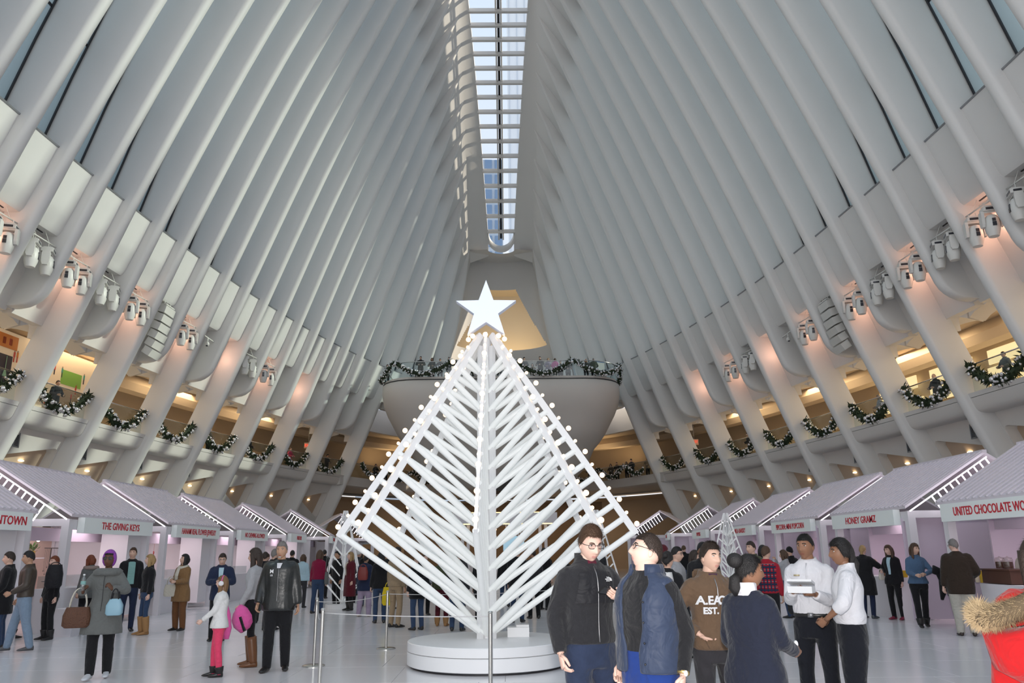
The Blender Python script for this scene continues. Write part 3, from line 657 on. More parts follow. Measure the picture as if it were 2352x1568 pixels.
def stall(s, X0, Y0, rz, sign, align, side_word, label, style):
    root = empty('market_stall', (s*X0, Y0, 0), -s*rz, label, 'stall', 'white gabled market stalls')
    def P(out, u, z): return (s*out, u, z)
    # posts
    for out, u in ((0.10, -0.28), (0.10, 3.72), (2.6, -0.28), (2.6, 3.72)):
        b = MB(); b.box(P(out, u, 1.22), (0.17, 0.17, 2.44)); b.build('post', BOOTHW, root)
    b = MB(); b.box(P(0.10, 1.72, 2.34), (0.14, 4.1, 0.22)); b.box(P(1.35, -0.28, 2.38), (2.6, 0.12, 0.16)); b.box(P(1.35, 3.72, 2.38), (2.6, 0.12, 0.16)); b.build('beam', BOOTHW, root)
    # sign
    b = MB(); b.box(P(-0.06, 1.78, 2.325), (0.16, 3.56, 0.35)); sg = b.build('sign_box', SIGNM, root)
    n = len(sign); hgt = 0.235; 
    wid = 1.05 if n < 16 else (0.92 if n < 22 else 0.80)
    cu = {'L': 1.0, 'C': 1.78, 'R': 2.55}[align]
    text(sign, hgt, RED, sg, P(-0.145, cu, 2.325), (pi/2, 0, -s*pi/2), sx=wid, bold=0.0025)
    # gabled roof
    for k, (oa, za, ob, zb) in enumerate(((-0.05, 2.50, RUN, 2.50+RISE), (RUN, 2.50+RISE, 2*RUN, 2.50))):
        b = MB(); b.prism([P(oa, -0.42, za), P(ob, -0.42, zb), P(ob, -0.42, zb+0.06), P(oa, -0.42, za+0.06)], (0, LEN+0.25, 0)); b.build('roof_panel', ROOFM, root)
    ang = math.atan2(RISE, RUN+0.05)
    for k in range(20):
        o = obj('roof_slat', SLATM, ROOFM, root, P((RUN-0.05)/2, -0.36 + 4.15*k/19, 2.50+RISE/2+0.08)); o.rotation_euler = (0, -s*ang, 0)
    b = MB(); b.bar(P(RUN, -0.45, 2.56+RISE), P(RUN, LEN-0.15, 2.56+RISE), 0.10, 0.07); b.build('ridge_cap', ROOFM, root)
    # glowing ladder along the near gable
    b = MB(); d = Vector((RUN+0.05, 0, RISE)).normalized(); nrm = Vector((d.z, 0, -d.x))
    A = Vector((RUN-0.02, -0.52, 2.42+RISE)); B = Vector((0.0, -0.52, 2.44))
    b.bar(P(A.x, A.y, A.z), P(B.x, B.y, B.z), 0.025); b.build('led_chord', LED, root)
    for k in range(10):
        t = 0.02 + 0.078*k; p = A.lerp(B, t); q = p + Vector((nrm.x*0.42, 0, nrm.z*0.42)); 
        b = MB(); b.bar(P(p.x, p.y, p.z), P(q.x, q.y, q.z), 0.025); b.build('led_rung', LED, root)
    # valance, partitions, back wall
    b = MB(); b.box(P(1.0, 1.72, 2.14), (0.04, 3.85, 0.30)); b.build('valance', BOOTHPINK, root)
    b = MB(); b.box(P(2.62, 1.72, 1.2), (0.05, 3.9, 2.4)); b.build('back_wall', PEACH if style in ('keys', 'flower', 'goods') else (DARKBACK if style == 'dark' else BOOTHPINK), root)
    for u in (-0.28, 3.72): MB().box(P(1.75, u, 1.2), (1.7, 0.05, 2.3)).build('side_wall', BOOTHPINK if s > 0 else BOOTHW, root)
    # counter
    if style == 'curtain':
        b = MB(); b.prism([P(0.25, 0.9, 0), P(0.95, 0.9, 0), P(0.95, 0.9, 0.96), P(0.18, 0.9, 0.96)], (0, 2.2, 0)); ct = b.build('counter', BOOTHW, root)
        # hanging curtain folds at the back
        b = MB(); n = 60; fr = [P(2.45+0.05*sin(k*1.9)+0.03*sin(k*0.7), -0.2+3.9*k/n, 0.05) for k in range(n+1)]; tp = [P(2.5+0.03*sin(k*1.9), -0.2+3.9*k/n, 2.35) for k in range(n+1)]
        b.add(fr+tp, [(k, k+1, n+2+k, n+1+k) for k in range(n)]); b.build('curtain', BOOTHPINK, root, smooth=True)
        b = MB(); b.box(P(0.6, -0.05, 1.2), (1.2, 0.03, 2.2)); b.build('side_curtain', BOOTHPINK, root)
    else:
        b = MB(); b.box(P(0.45, 1.0, 0.47), (0.55, 2.3, 0.94)); b.build('counter', BOOTHW, root)
        b = MB(); b.box(P(0.45, 1.0, 1.08), (0.5, 2.2, 0.26)); b.build('display_case', CASEGLASS, root)
        b = MB(); b.box(P(0.5, 3.2, 1.2), (0.7, 0.75, 2.1)); b.build('stock_cupboard', BOOTHW, root)
    # spots under the valance
    for u in (0.9, 2.3):
        b = MB(); b.ell(P(2.2, u, 2.05), (0.045,)*3, 8, 6); b.build('spot_bulb', BULBW, root)
    return root, P
ST_Y = [12.9, 18.5, 23.8, 29.4, 35.3, 41.0, 46.3]; ST_X = [9.45, 9.45, 9.5, 9.45, 9.2, 8.65, 7.3]; ST_R = [0, 0, 0, 0.02, 0.06, 0.16, 0.34]
LS = [('DOWNTOWN', 'R', 'keys'), ('THE GIVING KEYS', 'C', 'keys'), ('HANAMI REAL FLOWER JEWELRY', 'C', 'flower'), ('NO CHEWING ALLOWED!', 'C', 'dark'), ('INSIDERS!', 'C', 'dark'), ('AURONCALLA', 'C', 'goods'), ('HEY', 'C', 'goods')]
RS = [('UNITED CHOCOLATE WORKS', 'C', 'curtain'), ('HONEY GRAMZ', 'C', 'curtain'), ('PIPCORN: MINI POPCORN', 'C', 'curtain'), ('PAMELA BARSKY', 'C', 'curtain'), ('PAPYRUS', 'C', 'curtain'), ('TOUCH/BODY', 'C', 'curtain'), ('CHOCOLATE', 'C', 'curtain')]
stalls = {}
for s, L in ((-1, LS), (1, RS)):
    for k, (sg, al, style) in enumerate(L):
        lab = 'white gabled market stall with red sign reading ' + sg.title().replace('!', '').replace(':', '')
        if sg == 'HEY': lab = 'white gabled market stall farthest back on the left'
        if sg == 'CHOCOLATE': lab = 'white gabled market stall farthest back on the right'
        stalls[(s, k)] = stall(s, ST_X[k], ST_Y[k], ST_R[k], sg, al, 'left' if s < 0 else 'right', lab, style)
        if k < 5: lamp('stall_lamp', 'AREA', (s*(ST_X[k]+1.3), ST_Y[k]+1.8, 2.36), 30 if s < 0 else 20, (1, 0.86, 0.90), 1.1, 2.6, target=(s*(ST_X[k]+1.4), ST_Y[k]+1.8, 0))
# lilac glow thrown on the roofs by the LED ladders is left to the strips themselves
# ---- goods in the left-hand stalls
def potted(p, lab, sc=1.0):
    e = empty('potted_plant', p, random.uniform(0, 6), lab, 'plant', 'small plants in gold pots')
    b = MB(); b.lathe((0,0,0), [(0.07*sc, 0), (0.085*sc, 0.16*sc), (0.078*sc, 0.16*sc), (0.07*sc, 0.13*sc), (0, 0.13*sc)], 14); b.build('pot', GOLD, e, smooth=40)
    b = MB(); rnd = random.Random(p[1]*100)
    for k in range(46):
        a = rnd.uniform(0, 2*pi); el = rnd.uniform(0.2, 1.4); L = rnd.uniform(0.10, 0.24)*sc
        d = Vector((cos(a)*cos(el), sin(a)*cos(el), sin(el))); c = Vector((0,0,0.13*sc)) + d*L; sd = d.cross(Vector((0,0,1))).normalized()*0.03*sc; tip = d*0.06*sc
        b.add([c-tip, c+sd, c+tip+Vector((0,0,0.01)), c-sd], [(0,1,2,3)])
        if k % 4 == 0: b.tube([(0,0,0.1*sc), c], 0.004*sc, 4)
    b.build('foliage', LEAF, e)
gx = -9.45-2.35
for k, (u, z) in enumerate(((1.05, 1.10), (1.75, 1.62), (2.35, 1.62))):
    potted((gx, 18.5+u, z), ['gold-potted plant on the lower shelf of The Giving Keys stall', 'gold-potted plant on the upper shelf of The Giving Keys stall, left one', 'gold-potted plant on the upper shelf of The Giving Keys stall, right one'][k])
def shelf(x, y, z, L, lab):
    b = MB(); b.box((x, y, z), (0.3, L, 0.025)); tag(b.build('wall_shelf', BOOTHW), lab, 'shelf', 'white stall shelves')
shelf(gx, 18.5+2.05, 1.60, 1.3, 'white upper shelf in The Giving Keys stall'); shelf(gx, 18.5+0.9, 1.085, 1.5, 'white lower shelf in The Giving Keys stall')
def necklace_stand(y, lab):
    e = empty('necklace_stand', (gx+0.15, y, 1.0), 0, lab, 'rack', 'necklace racks')
    b = MB(); b.box((0,0,0.42), (0.02,0.02,0.84)); b.box((0,0,0.85), (0.02,0.62,0.02)); b.box((0,0,0.01), (0.15,0.25,0.02)); b.build('frame', WIRE, e)
    b = MB()
    for k in range(9):
        yy = -0.28+0.07*k; L = 0.55+0.1*sin(k*2.1); b.tube([(0.012, yy, 0.84), (0.012, yy+0.015, 0.84-L)], 0.003, 4); b.ell((0.012, yy+0.015, 0.83-L), (0.012,0.012,0.025), 6, 4)
    b.build('necklaces', WIRE, e)
necklace_stand(18.5+0.35, 'wire rack hung with necklaces, left side of The Giving Keys stall'); necklace_stand(18.5+2.95, 'wire rack hung with necklaces, right side of The Giving Keys stall')
# boards of small jewels in the flower-jewelry stall
JR = mat('jewel_red', (0.45,0.06,0.05), 0.4); JD = mat('jewel_dark', (0.10,0.08,0.10), 0.4)
for k, u in enumerate((0.3, 1.3, 2.2)):
    e = empty('jewelry_board', (-9.5-2.52, 23.8+u, 1.0), 0, ['leftmost pale board pinned with flower earrings', 'middle pale board pinned with flower earrings', 'rightmost pale board pinned with flower earrings'][k], 'board', 'earring boards in the Hanami stall')
    b = MB(); b.box((0,0,0.35), (0.03,0.82,0.72)); b.build('board', mat('board_pale', (0.80,0.68,0.64), 0.6), e)
    J = MB().ell((0.03,0,0), (0.012,0.032,0.024), 6, 4).mesh('earring')
    for r in range(4):
        for c in range(8): obj('earring', J, JR if (r*3+c*5+k) % 3 else JD, e, (0, -0.35+0.1*c, 0.10+0.16*r))
for k, u in enumerate((1.9, 2.5)):
    b = MB()
    for q in range(5): a = q*2*pi/5; b.ell((0, 0.035*cos(a), 0.035*sin(a)), (0.012,0.022,0.022), 6, 4)
    b.tube([(0,0,0.03), (0,0,0.32)], 0.003, 4)
    o = tag(b.build('flower_ornament', JR, None, False, (-9.5-1.3, 23.8+u, 1.72)), 'small red flower ornament hanging in the Hanami stall, '+('left' if k == 0 else 'right')+' one', 'ornament')
# dark stall: posters, cups, bright packets
text('NO CHEWING', 0.16, BOOTHW, stalls[(-1,3)][0], (-2.58, 2.1, 2.0), (pi/2, 0, pi/2)); text('ALLOWED!', 0.17, BOOTHW, stalls[(-1,3)][0], (-2.58, 2.1, 1.82), (pi/2, 0, pi/2))
PK = [mat('packet_yellow', (0.75,0.48,0.03), 0.5), mat('packet_red', (0.6,0.05,0.03), 0.5), mat('packet_blue', (0.05,0.12,0.5), 0.5), mat('packet_brown', (0.25,0.12,0.05), 0.5), mat('packet_cream', (0.75,0.65,0.5), 0.5)]
PM = MB().box((0,0,0.11), (0.10,0.13,0.22)).mesh('packet')
words_ = ['left', 'centre', 'right']
for j, (kk, nm) in enumerate(((3, 'No Chewing Allowed'), (4, 'Insiders'), (5, 'Auroncalla'))):
    X = -ST_X[kk]-2.4
    for r, z in enumerate((1.05, 1.45)):
        shelf(X, ST_Y[kk]+1.5, z, 2.6, ('lower' if r == 0 else 'upper')+' goods shelf in the '+nm+' stall')
        for c in range(9):
            o = obj('goods_packet', PM, PK[(c*3+r+j) % 5], None, (X, ST_Y[kk]+0.4+0.27*c, z+0.0135)); o.scale = (1, 1, 0.8+0.3*((c*7+r) % 3)/2)
            tag(o, ['yellow','red','blue','brown','cream'][(c*3+r+j) % 5]+' packet, '+['first','second','third','fourth','fifth','sixth','seventh','eighth','ninth'][c]+' from the left, '+('lower' if r == 0 else 'upper')+' shelf, '+nm+' stall', 'packet', 'packets on the '+('lower' if r == 0 else 'upper')+' shelf, '+nm)
# jars and boxes on the chocolate counter, right
JAR = glass_mat('jar_glass', (0.88,0.86,0.84), 0.12); CHOC = mat('chocolate_brown', (0.10,0.045,0.03), 0.5)
b = MB(); b.box((9.95, 15.55, 1.09), (0.5, 0.9, 0.24)); b.box((9.95, 15.55, 1.225), (0.56, 0.96, 0.025)); tag(b.build('cake_stand', CHOC), 'dark display box on the chocolate stall counter', 'box')
for k, (x, y, lab) in enumerate(((9.85, 15.35, 'glass jar of chocolates on the dark box, near one'), (9.85, 15.6, 'glass jar of chocolates on the dark box, far one'))):
    e = empty('glass_jar', (x, y, 1.2385), 0, lab, 'jar', 'jars on the chocolate counter')
    b = MB(); b.lathe((0,0,0), [(0.085,0), (0.09,0.01), (0.09,0.17), (0.075,0.19)], 16); b.build('body', JAR, e, smooth=40)
    b = MB(); b.lathe((0,0,0), [(0.078,0.012), (0.078,0.13), (0,0.135)], 14); b.build('chocolates', CHOC, e)
    b = MB(); b.lathe((0,0,0.19), [(0.08,0), (0.08,0.015), (0.02,0.03), (0,0.05)], 16); b.build('lid', JAR, e, smooth=40)
for k in range(4):
    b = MB(); b.lathe((9.8, 16.2+0.16*k, 0.961), [(0.035,0), (0.04,0.12), (0.016,0.17), (0.016,0.23), (0,0.235)], 10)
    tag(b.build('sample_bottle', [PK[0], PK[4], CHOC, PK[3]][k], None, 40), ['yellow', 'cream', 'dark brown', 'brown'][k]+' bottle on the chocolate stall counter', 'bottle', 'bottles on the chocolate counter')
for k in range(3):
    b = MB(); b.box((9.85, 19.6+0.3*k, 1.04), (0.2, 0.2, 0.155)); tag(b.build('sample_tray', [PK[0], PK[4], PK[3]][k]), ['yellow', 'cream', 'brown'][k]+' sample box on the Honey Gramz counter', 'box', 'sample boxes on the honey counter')
# white bin by the first stall
e = empty('waste_bin', (-9.0, 17.75, 0), 0, 'small white waste bin at the foot of The Giving Keys stall post', 'bin')
b = MB(); b.rings([[(x*w, y*w, z) for x, y in ((-1,-1),(1,-1),(1,1),(-1,1))] for w, z in ((0.17,0), (0.21,0.55), (0.19,0.55), (0.16,0.04))]); b.build('body', BOOTHW, e)
b = MB(); b.box((0,0,0.555), (0.44,0.44,0.02)); b.box((0,0,0.03), (0.345,0.345,0.02)); b.build('rim', BOOTHW, e)
# kiosk in the far lobby
k = empty('lobby_kiosk', (0.2, 44, 0), 0, 'wide white-canopied kiosk in the far lobby behind the tree', 'kiosk')
b = MB(); b.box((0,0,3.35), (5.6, 3.5, 0.55)); b.build('canopy', BOOTHW, k)
b = MB(); b.box((0,-1.72,3.05), (5.3, 0.06, 0.05)); b.box((0,-1.72,3.64), (5.3, 0.06, 0.04)); b.build('warm_strip', mat('kiosk_strip', (1,0.8,0.4), 0.5, emit=2.0, ecol=(1,0.72,0.3)), k)
for x in (-2.2, -1.9, 1.9, 2.2): b = MB(); b.box((x, -1.3, 1.53), (0.16, 0.16, 3.06)); b.build('column', BOOTHW, k)
for q in range(8): b = MB(); b.box((0.1+0.13*q, -1.4, 2.7), (0.05, 0.05, 0.7)); b.build('slat', BOOTHW, k)
b = MB(); b.box((0.5, -1.5, 2.05), (1.1, 0.05, 0.75)); b.build('screen', mat('info_screen', (0.25,0.45,0.6), 0.3, emit=0.45, ecol=(0.5,0.75,0.9)), k)
b = MB(); b.box((0, 0.2, 0.5), (4.2, 1.6, 1.0)); b.build('counter', BOOTHW, k)
# ================================================================ stage lights, speakers, garlands
FIXW = mat('fixture_white', (0.78,0.76,0.72), 0.4)
LENS = mat('fixture_lens', (0.05,0.05,0.06), 0.1)
def stage_light_proto():
    e = empty('stage_light')
    b = MB(); b.box((0,0,0.80), (0.42, 0.34, 0.13)); b.box((0,0,0.88), (0.30,0.24,0.05)); b.build('base', FIXW, e)
    b = MB(); b.box((0,-0.175,0.80), (0.30,0.01,0.07)); b.box((0.215,0,0.80), (0.01,0.2,0.06)); b.build('base_panel', LENS, e)
    b = MB()
    for sx_ in (-1, 1): b.rings([[(sx_*0.235+x*0.04, y*w, z) for x, y in ((-1,-1),(1,-1),(1,1),(-1,1))] for w, z in ((0.07,0.28), (0.11,0.36), (0.12,0.62), (0.10,0.74))])
    b.box((0,0,0.715), (0.5,0.2,0.05)); b.build('yoke', FIXW, e)
    b = MB(); b.lathe((0,0,0), [(0.10,0.0), (0.135,0.0), (0.15,0.05), (0.19,0.18), (0.205,0.34), (0.19,0.52), (0.13,0.62), (0,0.64)], 16); hd = b.build('head', FIXW, e, smooth=50)
    b = MB(); b.lathe((0,0,0.005), [(0.10,0), (0.0,0.02)], 16); b.build('lens', LENS, hd)
    b = MB(); b.box((0.0,-0.195,0.44), (0.09,0.03,0.09)); b.box((0.0,-0.202,0.32), (0.10,0.03,0.12)); b.build('window', LENS, hd)
    b = MB(); b.tube([(-0.1,0,0.9), (-0.13,0,1.05)], 0.012, 5); b.tube([(0.1,0,0.9), (0.08,0,1.05)], 0.012, 5); b.build('clamp', FIXW, e)
    return e
SP = stage_light_proto(); first = True
BAYW = {-5: 'in the bay nearest the picture edge', -4: 'sixth bay before the hanging speaker', -3: 'fifth bay before the hanging speaker', -2: 'fourth bay before the hanging speaker', -1: 'third bay before the hanging speaker', 0: 'second bay before the hanging speaker', 1: 'bay just before the hanging speaker', 3: 'bay just past the hanging speaker', 6: 'fourth bay past the hanging speaker', 7: 'fifth bay past the hanging speaker'}
def bay(side, i, z, dep, t=0.5):
    Y = ribY(i)+PITCH*t; return (side*(Xn(Y, z)+dep), Y, z)
for side in (-1, 1):
    for i in (-4, -3, -2, -1, 0, 1, 3, 6, 7):
        b = MB(); p0 = bay(side, i, 12.55, 0.42, 0.16); p1 = bay(side, i, 12.55, 0.42, 0.86)
        rail = tag(MB().tube([p0, p1], 0.03, 6).build('lighting_rail', FIXW, None, True), 'white lighting pipe, '+('left' if side < 0 else 'right')+' wall, '+BAYW[i], 'pipe', 'lighting pipes under the window band')
        for q in range(2): MB().tube([(p0[0]+(p1[0]-p0[0])*(0.25+0.5*q), p0[1]+(p1[1]-p0[1])*(0.25+0.5*q), 12.55), (p0[0]+(p1[0]-p0[0])*(0.25+0.5*q)+side*0.2, p0[1]+(p1[1]-p0[1])*(0.25+0.5*q), 13.0)], 0.012, 4).build('drop_rod', FIXW, rail)
        for q, t in enumerate((0.30, 0.70)):
            o = SP if first else copy_tree(SP); first = False
            px, py, pz = p0[0]+(p1[0]-p0[0])*(t-0.16)/0.7, p0[1]+(p1[1]-p0[1])*(t-0.16)/0.7, 12.55
            o.scale = (1.15,)*3; o.location = (px, py, pz-1.22); o.rotation_euler = (0, 0, (0.25 if i % 2 else 1.9)*(-side))
            tag(o, ('nearer' if q == 0 else 'farther')+' white stage light, '+('left' if side < 0 else 'right')+' wall, '+BAYW[i], 'light', 'moving-head stage lights')
    # line array speaker
    e = empty('line_array_speaker', bay(side, 2, 12.9, 0.45, 0.55), 0, 'white hanging line-array loudspeaker on the '+('left' if side < 0 else 'right')+' wall', 'speaker')
    for k in range(6):
        a = 0.10*k; R = Matrix.Rotation(side*(-0.25-a*0.6), 3, 'Y') @ Matrix.Rotation(0, 3, 'X')
        b = MB(); b.box((side*(0.05+0.10*k*0.9), 0, -0.35-0.40*k), (0.40, 1.0, 0.34), R); b.build('cabinet', FIXW, e)
    b = MB(); b.tube([(0,-0.3,0.1), (0,-0.3,-0.2)], 0.015, 5); b.tube([(0,0.3,0.1), (0,0.3,-0.2)], 0.015, 5); b.box((0,0,-0.15), (0.3,0.9,0.05)); b.build('hanger', FIXW, e)
    # small camera on its bar
    p = bay(side, 4, 12.4, 0.45)
    e = empty('security_camera', p, 0, 'small white security camera hanging under the window band, '+('left' if side < 0 else 'right')+' wall', 'camera')
    b = MB(); b.bar((0,-0.9,0), (0,0.9,0), 0.05); b.build('bar', FIXW, e)
    b = MB(); b.tube([(0,0,0), (0,0,-0.25)], 0.04, 8); b.ell((0,0,-0.33), (0.11,0.11,0.12), 10, 8); b.build('housing', FIXW, e, smooth=True)
    b = MB(); b.ell((0,-0.03,-0.42), (0.06,0.06,0.05), 8, 6); b.build('dome', LENS, e, smooth=True)
    # warm wash inside the recess
    for i in range(-3, 10, 2): lamp("recess_lamp", "POINT", bay(side, i, 12.0, 0.80, 0.5), 17, (1, 0.55, 0.38), 0.15)

FIR = mat('fir_green', (0.035,0.055,0.025), 0.7, noise=0.4, nscale=6)
SILV = mat('silver_bauble', (0.78,0.77,0.78), 0.18, 0.85)
BBIG = MB().ell((0,0,0), (0.105,)*3, 14, 10).mesh('bauble', True)
def garland_meshes(path, seed, dens=60, rad=0.22):
    """foliage and small baubles along a path; returns foliage mesh, small baubles mesh, big bauble spots"""
    rnd = random.Random(seed); b = MB(); s = MB(); big = []
    pts = [Vector(p) for p in path]; L = [0]
    for p, q in zip(pts[:-1], pts[1:]): L.append(L[-1]+(q-p).length)
    def at(d):
        for k in range(len(L)-1):
            if d <= L[k+1]: t = (d-L[k])/(L[k+1]-L[k]); return pts[k].lerp(pts[k+1], t), (pts[k+1]-pts[k]).normalized()
        return pts[-1], (pts[-1]-pts[-2]).normalized()
    b.tube(pts, rad*0.55, 6)
    n = int(L[-1]*dens)
    for k in range(n):
        c, t = at(rnd.uniform(0, L[-1])); o = t.orthogonal().normalized(); o = Matrix.Rotation(rnd.uniform(0, 2*pi), 3, t) @ o
        d = (o + t*rnd.uniform(-0.7, 0.7)).normalized(); ln = rad*rnd.uniform(0.8, 1.35); sd = d.cross(t).normalized()*rad*0.16
        r0 = c + d*rad*0.25; tip = r0 + d*ln; mid = r0 + d*ln*0.45
        b.add([r0, mid+sd, tip, mid-sd], [(0,1,2,3)]); q = sd.cross(d); b.add([r0, mid+q, tip, mid-q], [(0,1,2,3)])
    for k in range(int(L[-1]*22)):
        c, t = at(rnd.uniform(0, L[-1])); o = Matrix.Rotation(rnd.uniform(0, 2*pi), 3, t) @ t.orthogonal().normalized()
        r = rnd.uniform(0.045, 0.075); s.ell(c + o*rad*rnd.uniform(0.75, 1.0), (r,)*3, 8, 6)
    for k in range(max(3, int(L[-1]*2.2))):
        c, t = at(L[-1]*(k+rnd.uniform(0.2, 0.8))/max(3, int(L[-1]*2.2))); o = Matrix.Rotation(rnd.uniform(0, 2*pi), 3, t) @ t.orthogonal().normalized()
        big.append((c + o*rad*0.85, rnd.uniform(0.75, 1.15)))
    return b.mesh('foliage'), s.mesh('baubles', True), big
def put_garland(gm, loc, rz, label, group):
    e = empty('garland', loc, rz, label, 'garland', group)
    obj('foliage', gm[0], FIR, e); o = obj('small_baubles', gm[1], SILV, e); tag(o, kind='stuff')
    for p, sc in gm[2]: q = obj('bauble', BBIG, SILV, e, p); q.scale = (sc,)*3
    return e
SWAG = garland_meshes([(0, y, 1.0 - 0.95*(1-(y/1.72)**2)) for y in np.linspace(-1.72, 1.72, 13)], 3)
SWAG2 = garland_meshes([(0, y, 1.0 - 0.98*(1-(y/1.72)**2)) for y in np.linspace(-1.72, 1.72, 13)], 11)
ORD = ['nearest the picture edge', 'first', 'second', 'third', 'fourth', 'fifth', 'sixth', 'seventh', 'eighth', 'ninth']
for side in (-1, 1):
    n = 0
    for i in range(-4, 14, 2):
        Ym = ribY(i+1); ang = math.atan2(-(Wd(ribY(i+2))-Wd(ribY(i))), PITCH*2)*side
        put_garland(SWAG if (i//2) % 2 else SWAG2, (side*(Wd(Ym)+0.36), Ym, 7.32), ang, 'fir garland, '+('left' if side < 0 else 'right')+' balcony rail, '+['outermost', 'second', 'third', 'fourth', 'fifth', 'sixth', 'seventh', 'eighth', 'ninth'][n]+' from the picture edge', 'bauble garlands along the balcony rails'); n += 1
# garland waves along the far balconies
def wave(pts, z, amp, wl, seed):
    out = []; d = 0
    for k in range(len(pts)):
        if k: d += math.hypot(pts[k][0]-pts[k-1][0], pts[k][1]-pts[k-1][1])
        out.append((pts[k][0], pts[k][1], z - amp*abs(sin(pi*d/wl))))
    return garland_meshes(out, seed, 46, 0.20)
def dense(pts, step=0.35):
    out = []
    for (a, b_) in zip(pts[:-1], pts[1:]):
        n = max(1, int(math.hypot(b_[0]-a[0], b_[1]-a[1])/step))
        for k in range(n): out.append((a[0]+(b_[0]-a[0])*k/n, a[1]+(b_[1]-a[1])*k/n))
    out.append(pts[-1]); return out
tubp = dense([(x, y) for x, y, z in rrect(8.45, 51.85, 56.0, 2.6, 0, 8)])
put_garland(wave(tubp, 14.25, 0.95, 4.1, 5), (0,0,0), 0, 'long wavy fir garland with silver baubles on the far street-level balcony', 'bauble garlands along the balcony rails')
endp = [p for p in dense(curve_pts(0.15, 58.5)) if p[1] > 60.5]
for side, w in ((-1, 'left'), (1, 'right')):
    q = [p for p in endp if p[0]*side > 3.0]
    put_garland(wave(q, 8.3, 0.9, 3.4, 9), (0,0,0), 0, 'wavy fir garland on the far lower balcony, '+w+' of the white funnel', 'bauble garlands along the balcony rails')
# small camera domes on the far ribs
for x, y, z, w in ((-9.15, 55.2, 15.9, 'left'), (7.9, 58.0, 15.7, 'right')):
    pass
# towers outside, seen through the skylight
TOW = mat('tower_grey', (0.42,0.50,0.60), 0.5); TOWW = mat('tower_window', (0.16,0.26,0.42), 0.2)
t = empty('office_tower', (-13.6, 150, 0), 0.05, 'grey-blue office tower with a window grid seen through the skylight', 'building')
b = MB(); b.box((0,0,38), (26, 22, 76)); b.build('wall', TOW, t)
WM = MB().box((0,0,0), (1.35, 0.3, 2.2)).mesh('window')
for r in range(10):
    for c in range(8): obj('window', WM, TOWW, t, (-1.2+1.9*c, -11.05, 46+3.2*r))
t = empty('glass_tower', (8.2, 190, 0), 0.0, 'pale glass tower right of the grey one, seen through the skylight', 'building')
b = MB(); b.box((6,0,90), (26, 20, 180)); b.build('wall', mat('pale_tower', (0.80,0.84,0.88), 0.3), t)
for c in range(13): b = MB(); b.box((-6.5+2.1*c, -10.1, 100), (0.18, 0.25, 160)); b.build('mullion', mat('pale_mullion', (0.6,0.66,0.74), 0.4), t)
# ================================================================ people
def cloth(name, col, bump=0.35, rough=0.9, bscale=9.0, sheen=0.15, noise=0.10, nscale=30, spec=0.2, wrinkle=0.45):
    new = name not in MATS
    m = mat(name, col, rough, bump=bump, bscale=bscale, sheen=sheen, noise=noise, nscale=nscale, spec=spec)
    if new and wrinkle:
        nt = m.node_tree; bs = nt.nodes['Principled BSDF']; tcn = [n for n in nt.nodes if n.type == 'TEX_COORD'][0]
        nz = nt.nodes.new('ShaderNodeTexNoise'); nz.inputs['Scale'].default_value = 5.5; nz.inputs['Detail'].default_value = 2.5; nz.inputs['Distortion'].default_value = 1.8
        nt.links.new(tcn.outputs['Object'], nz.inputs['Vector']); bp = nt.nodes.new('ShaderNodeBump'); bp.inputs['Strength'].default_value = wrinkle; bp.inputs['Distance'].default_value = 0.06
        nt.links.new(nz.outputs['Fac'], bp.inputs['Height'])
        old = [n for n in nt.nodes if n.type == 'BUMP' and n != bp]
        if old: nt.links.new(old[0].outputs[0], bp.inputs['Normal'])
        nt.links.new(bp.outputs[0], bs.inputs['Normal'])
    return m
def skin(tone):
    cols = {'pale': (0.72,0.47,0.38), 'fair': (0.66,0.42,0.32), 'tan': (0.50,0.29,0.19), 'brown': (0.27,0.135,0.08), 'dark': (0.13,0.062,0.038)}
    m = mat('skin_'+tone, cols[tone], 0.5, noise=0.06, nscale=18, spec=0.35); c = cols[tone]
    lip = mat('lips_'+tone, (c[0]*0.84, c[1]*0.62, c[2]*0.66), 0.45)
    return [m, lip]
HAIRC = {'black': (0.012,0.010,0.010), 'dark': (0.035,0.022,0.016), 'brown': (0.085,0.045,0.025), 'light': (0.20,0.11,0.05), 'blond': (0.42,0.27,0.12), 'grey': (0.22,0.20,0.19), 'white': (0.5,0.48,0.45), 'red': (0.20,0.05,0.02), 'ginger': (0.42,0.17,0.04)}
def hairmat(c):
    if c not in HAIRC: c = 'dark'
    return mat('hair_'+c, HAIRC[c], 0.55, bump=0.4, bscale=170, noise=0.25, nscale=90)
EYEW = mat('eye_white', (0.75,0.72,0.70), 0.2); EYED = mat('eye_dark', (0.02,0.015,0.012), 0.1)
FRAMEM = mat('glasses_frame', (0.015,0.015,0.018), 0.3); LENSG = glass_mat('glasses_lens', (0.9,0.9,0.9), 0.12)

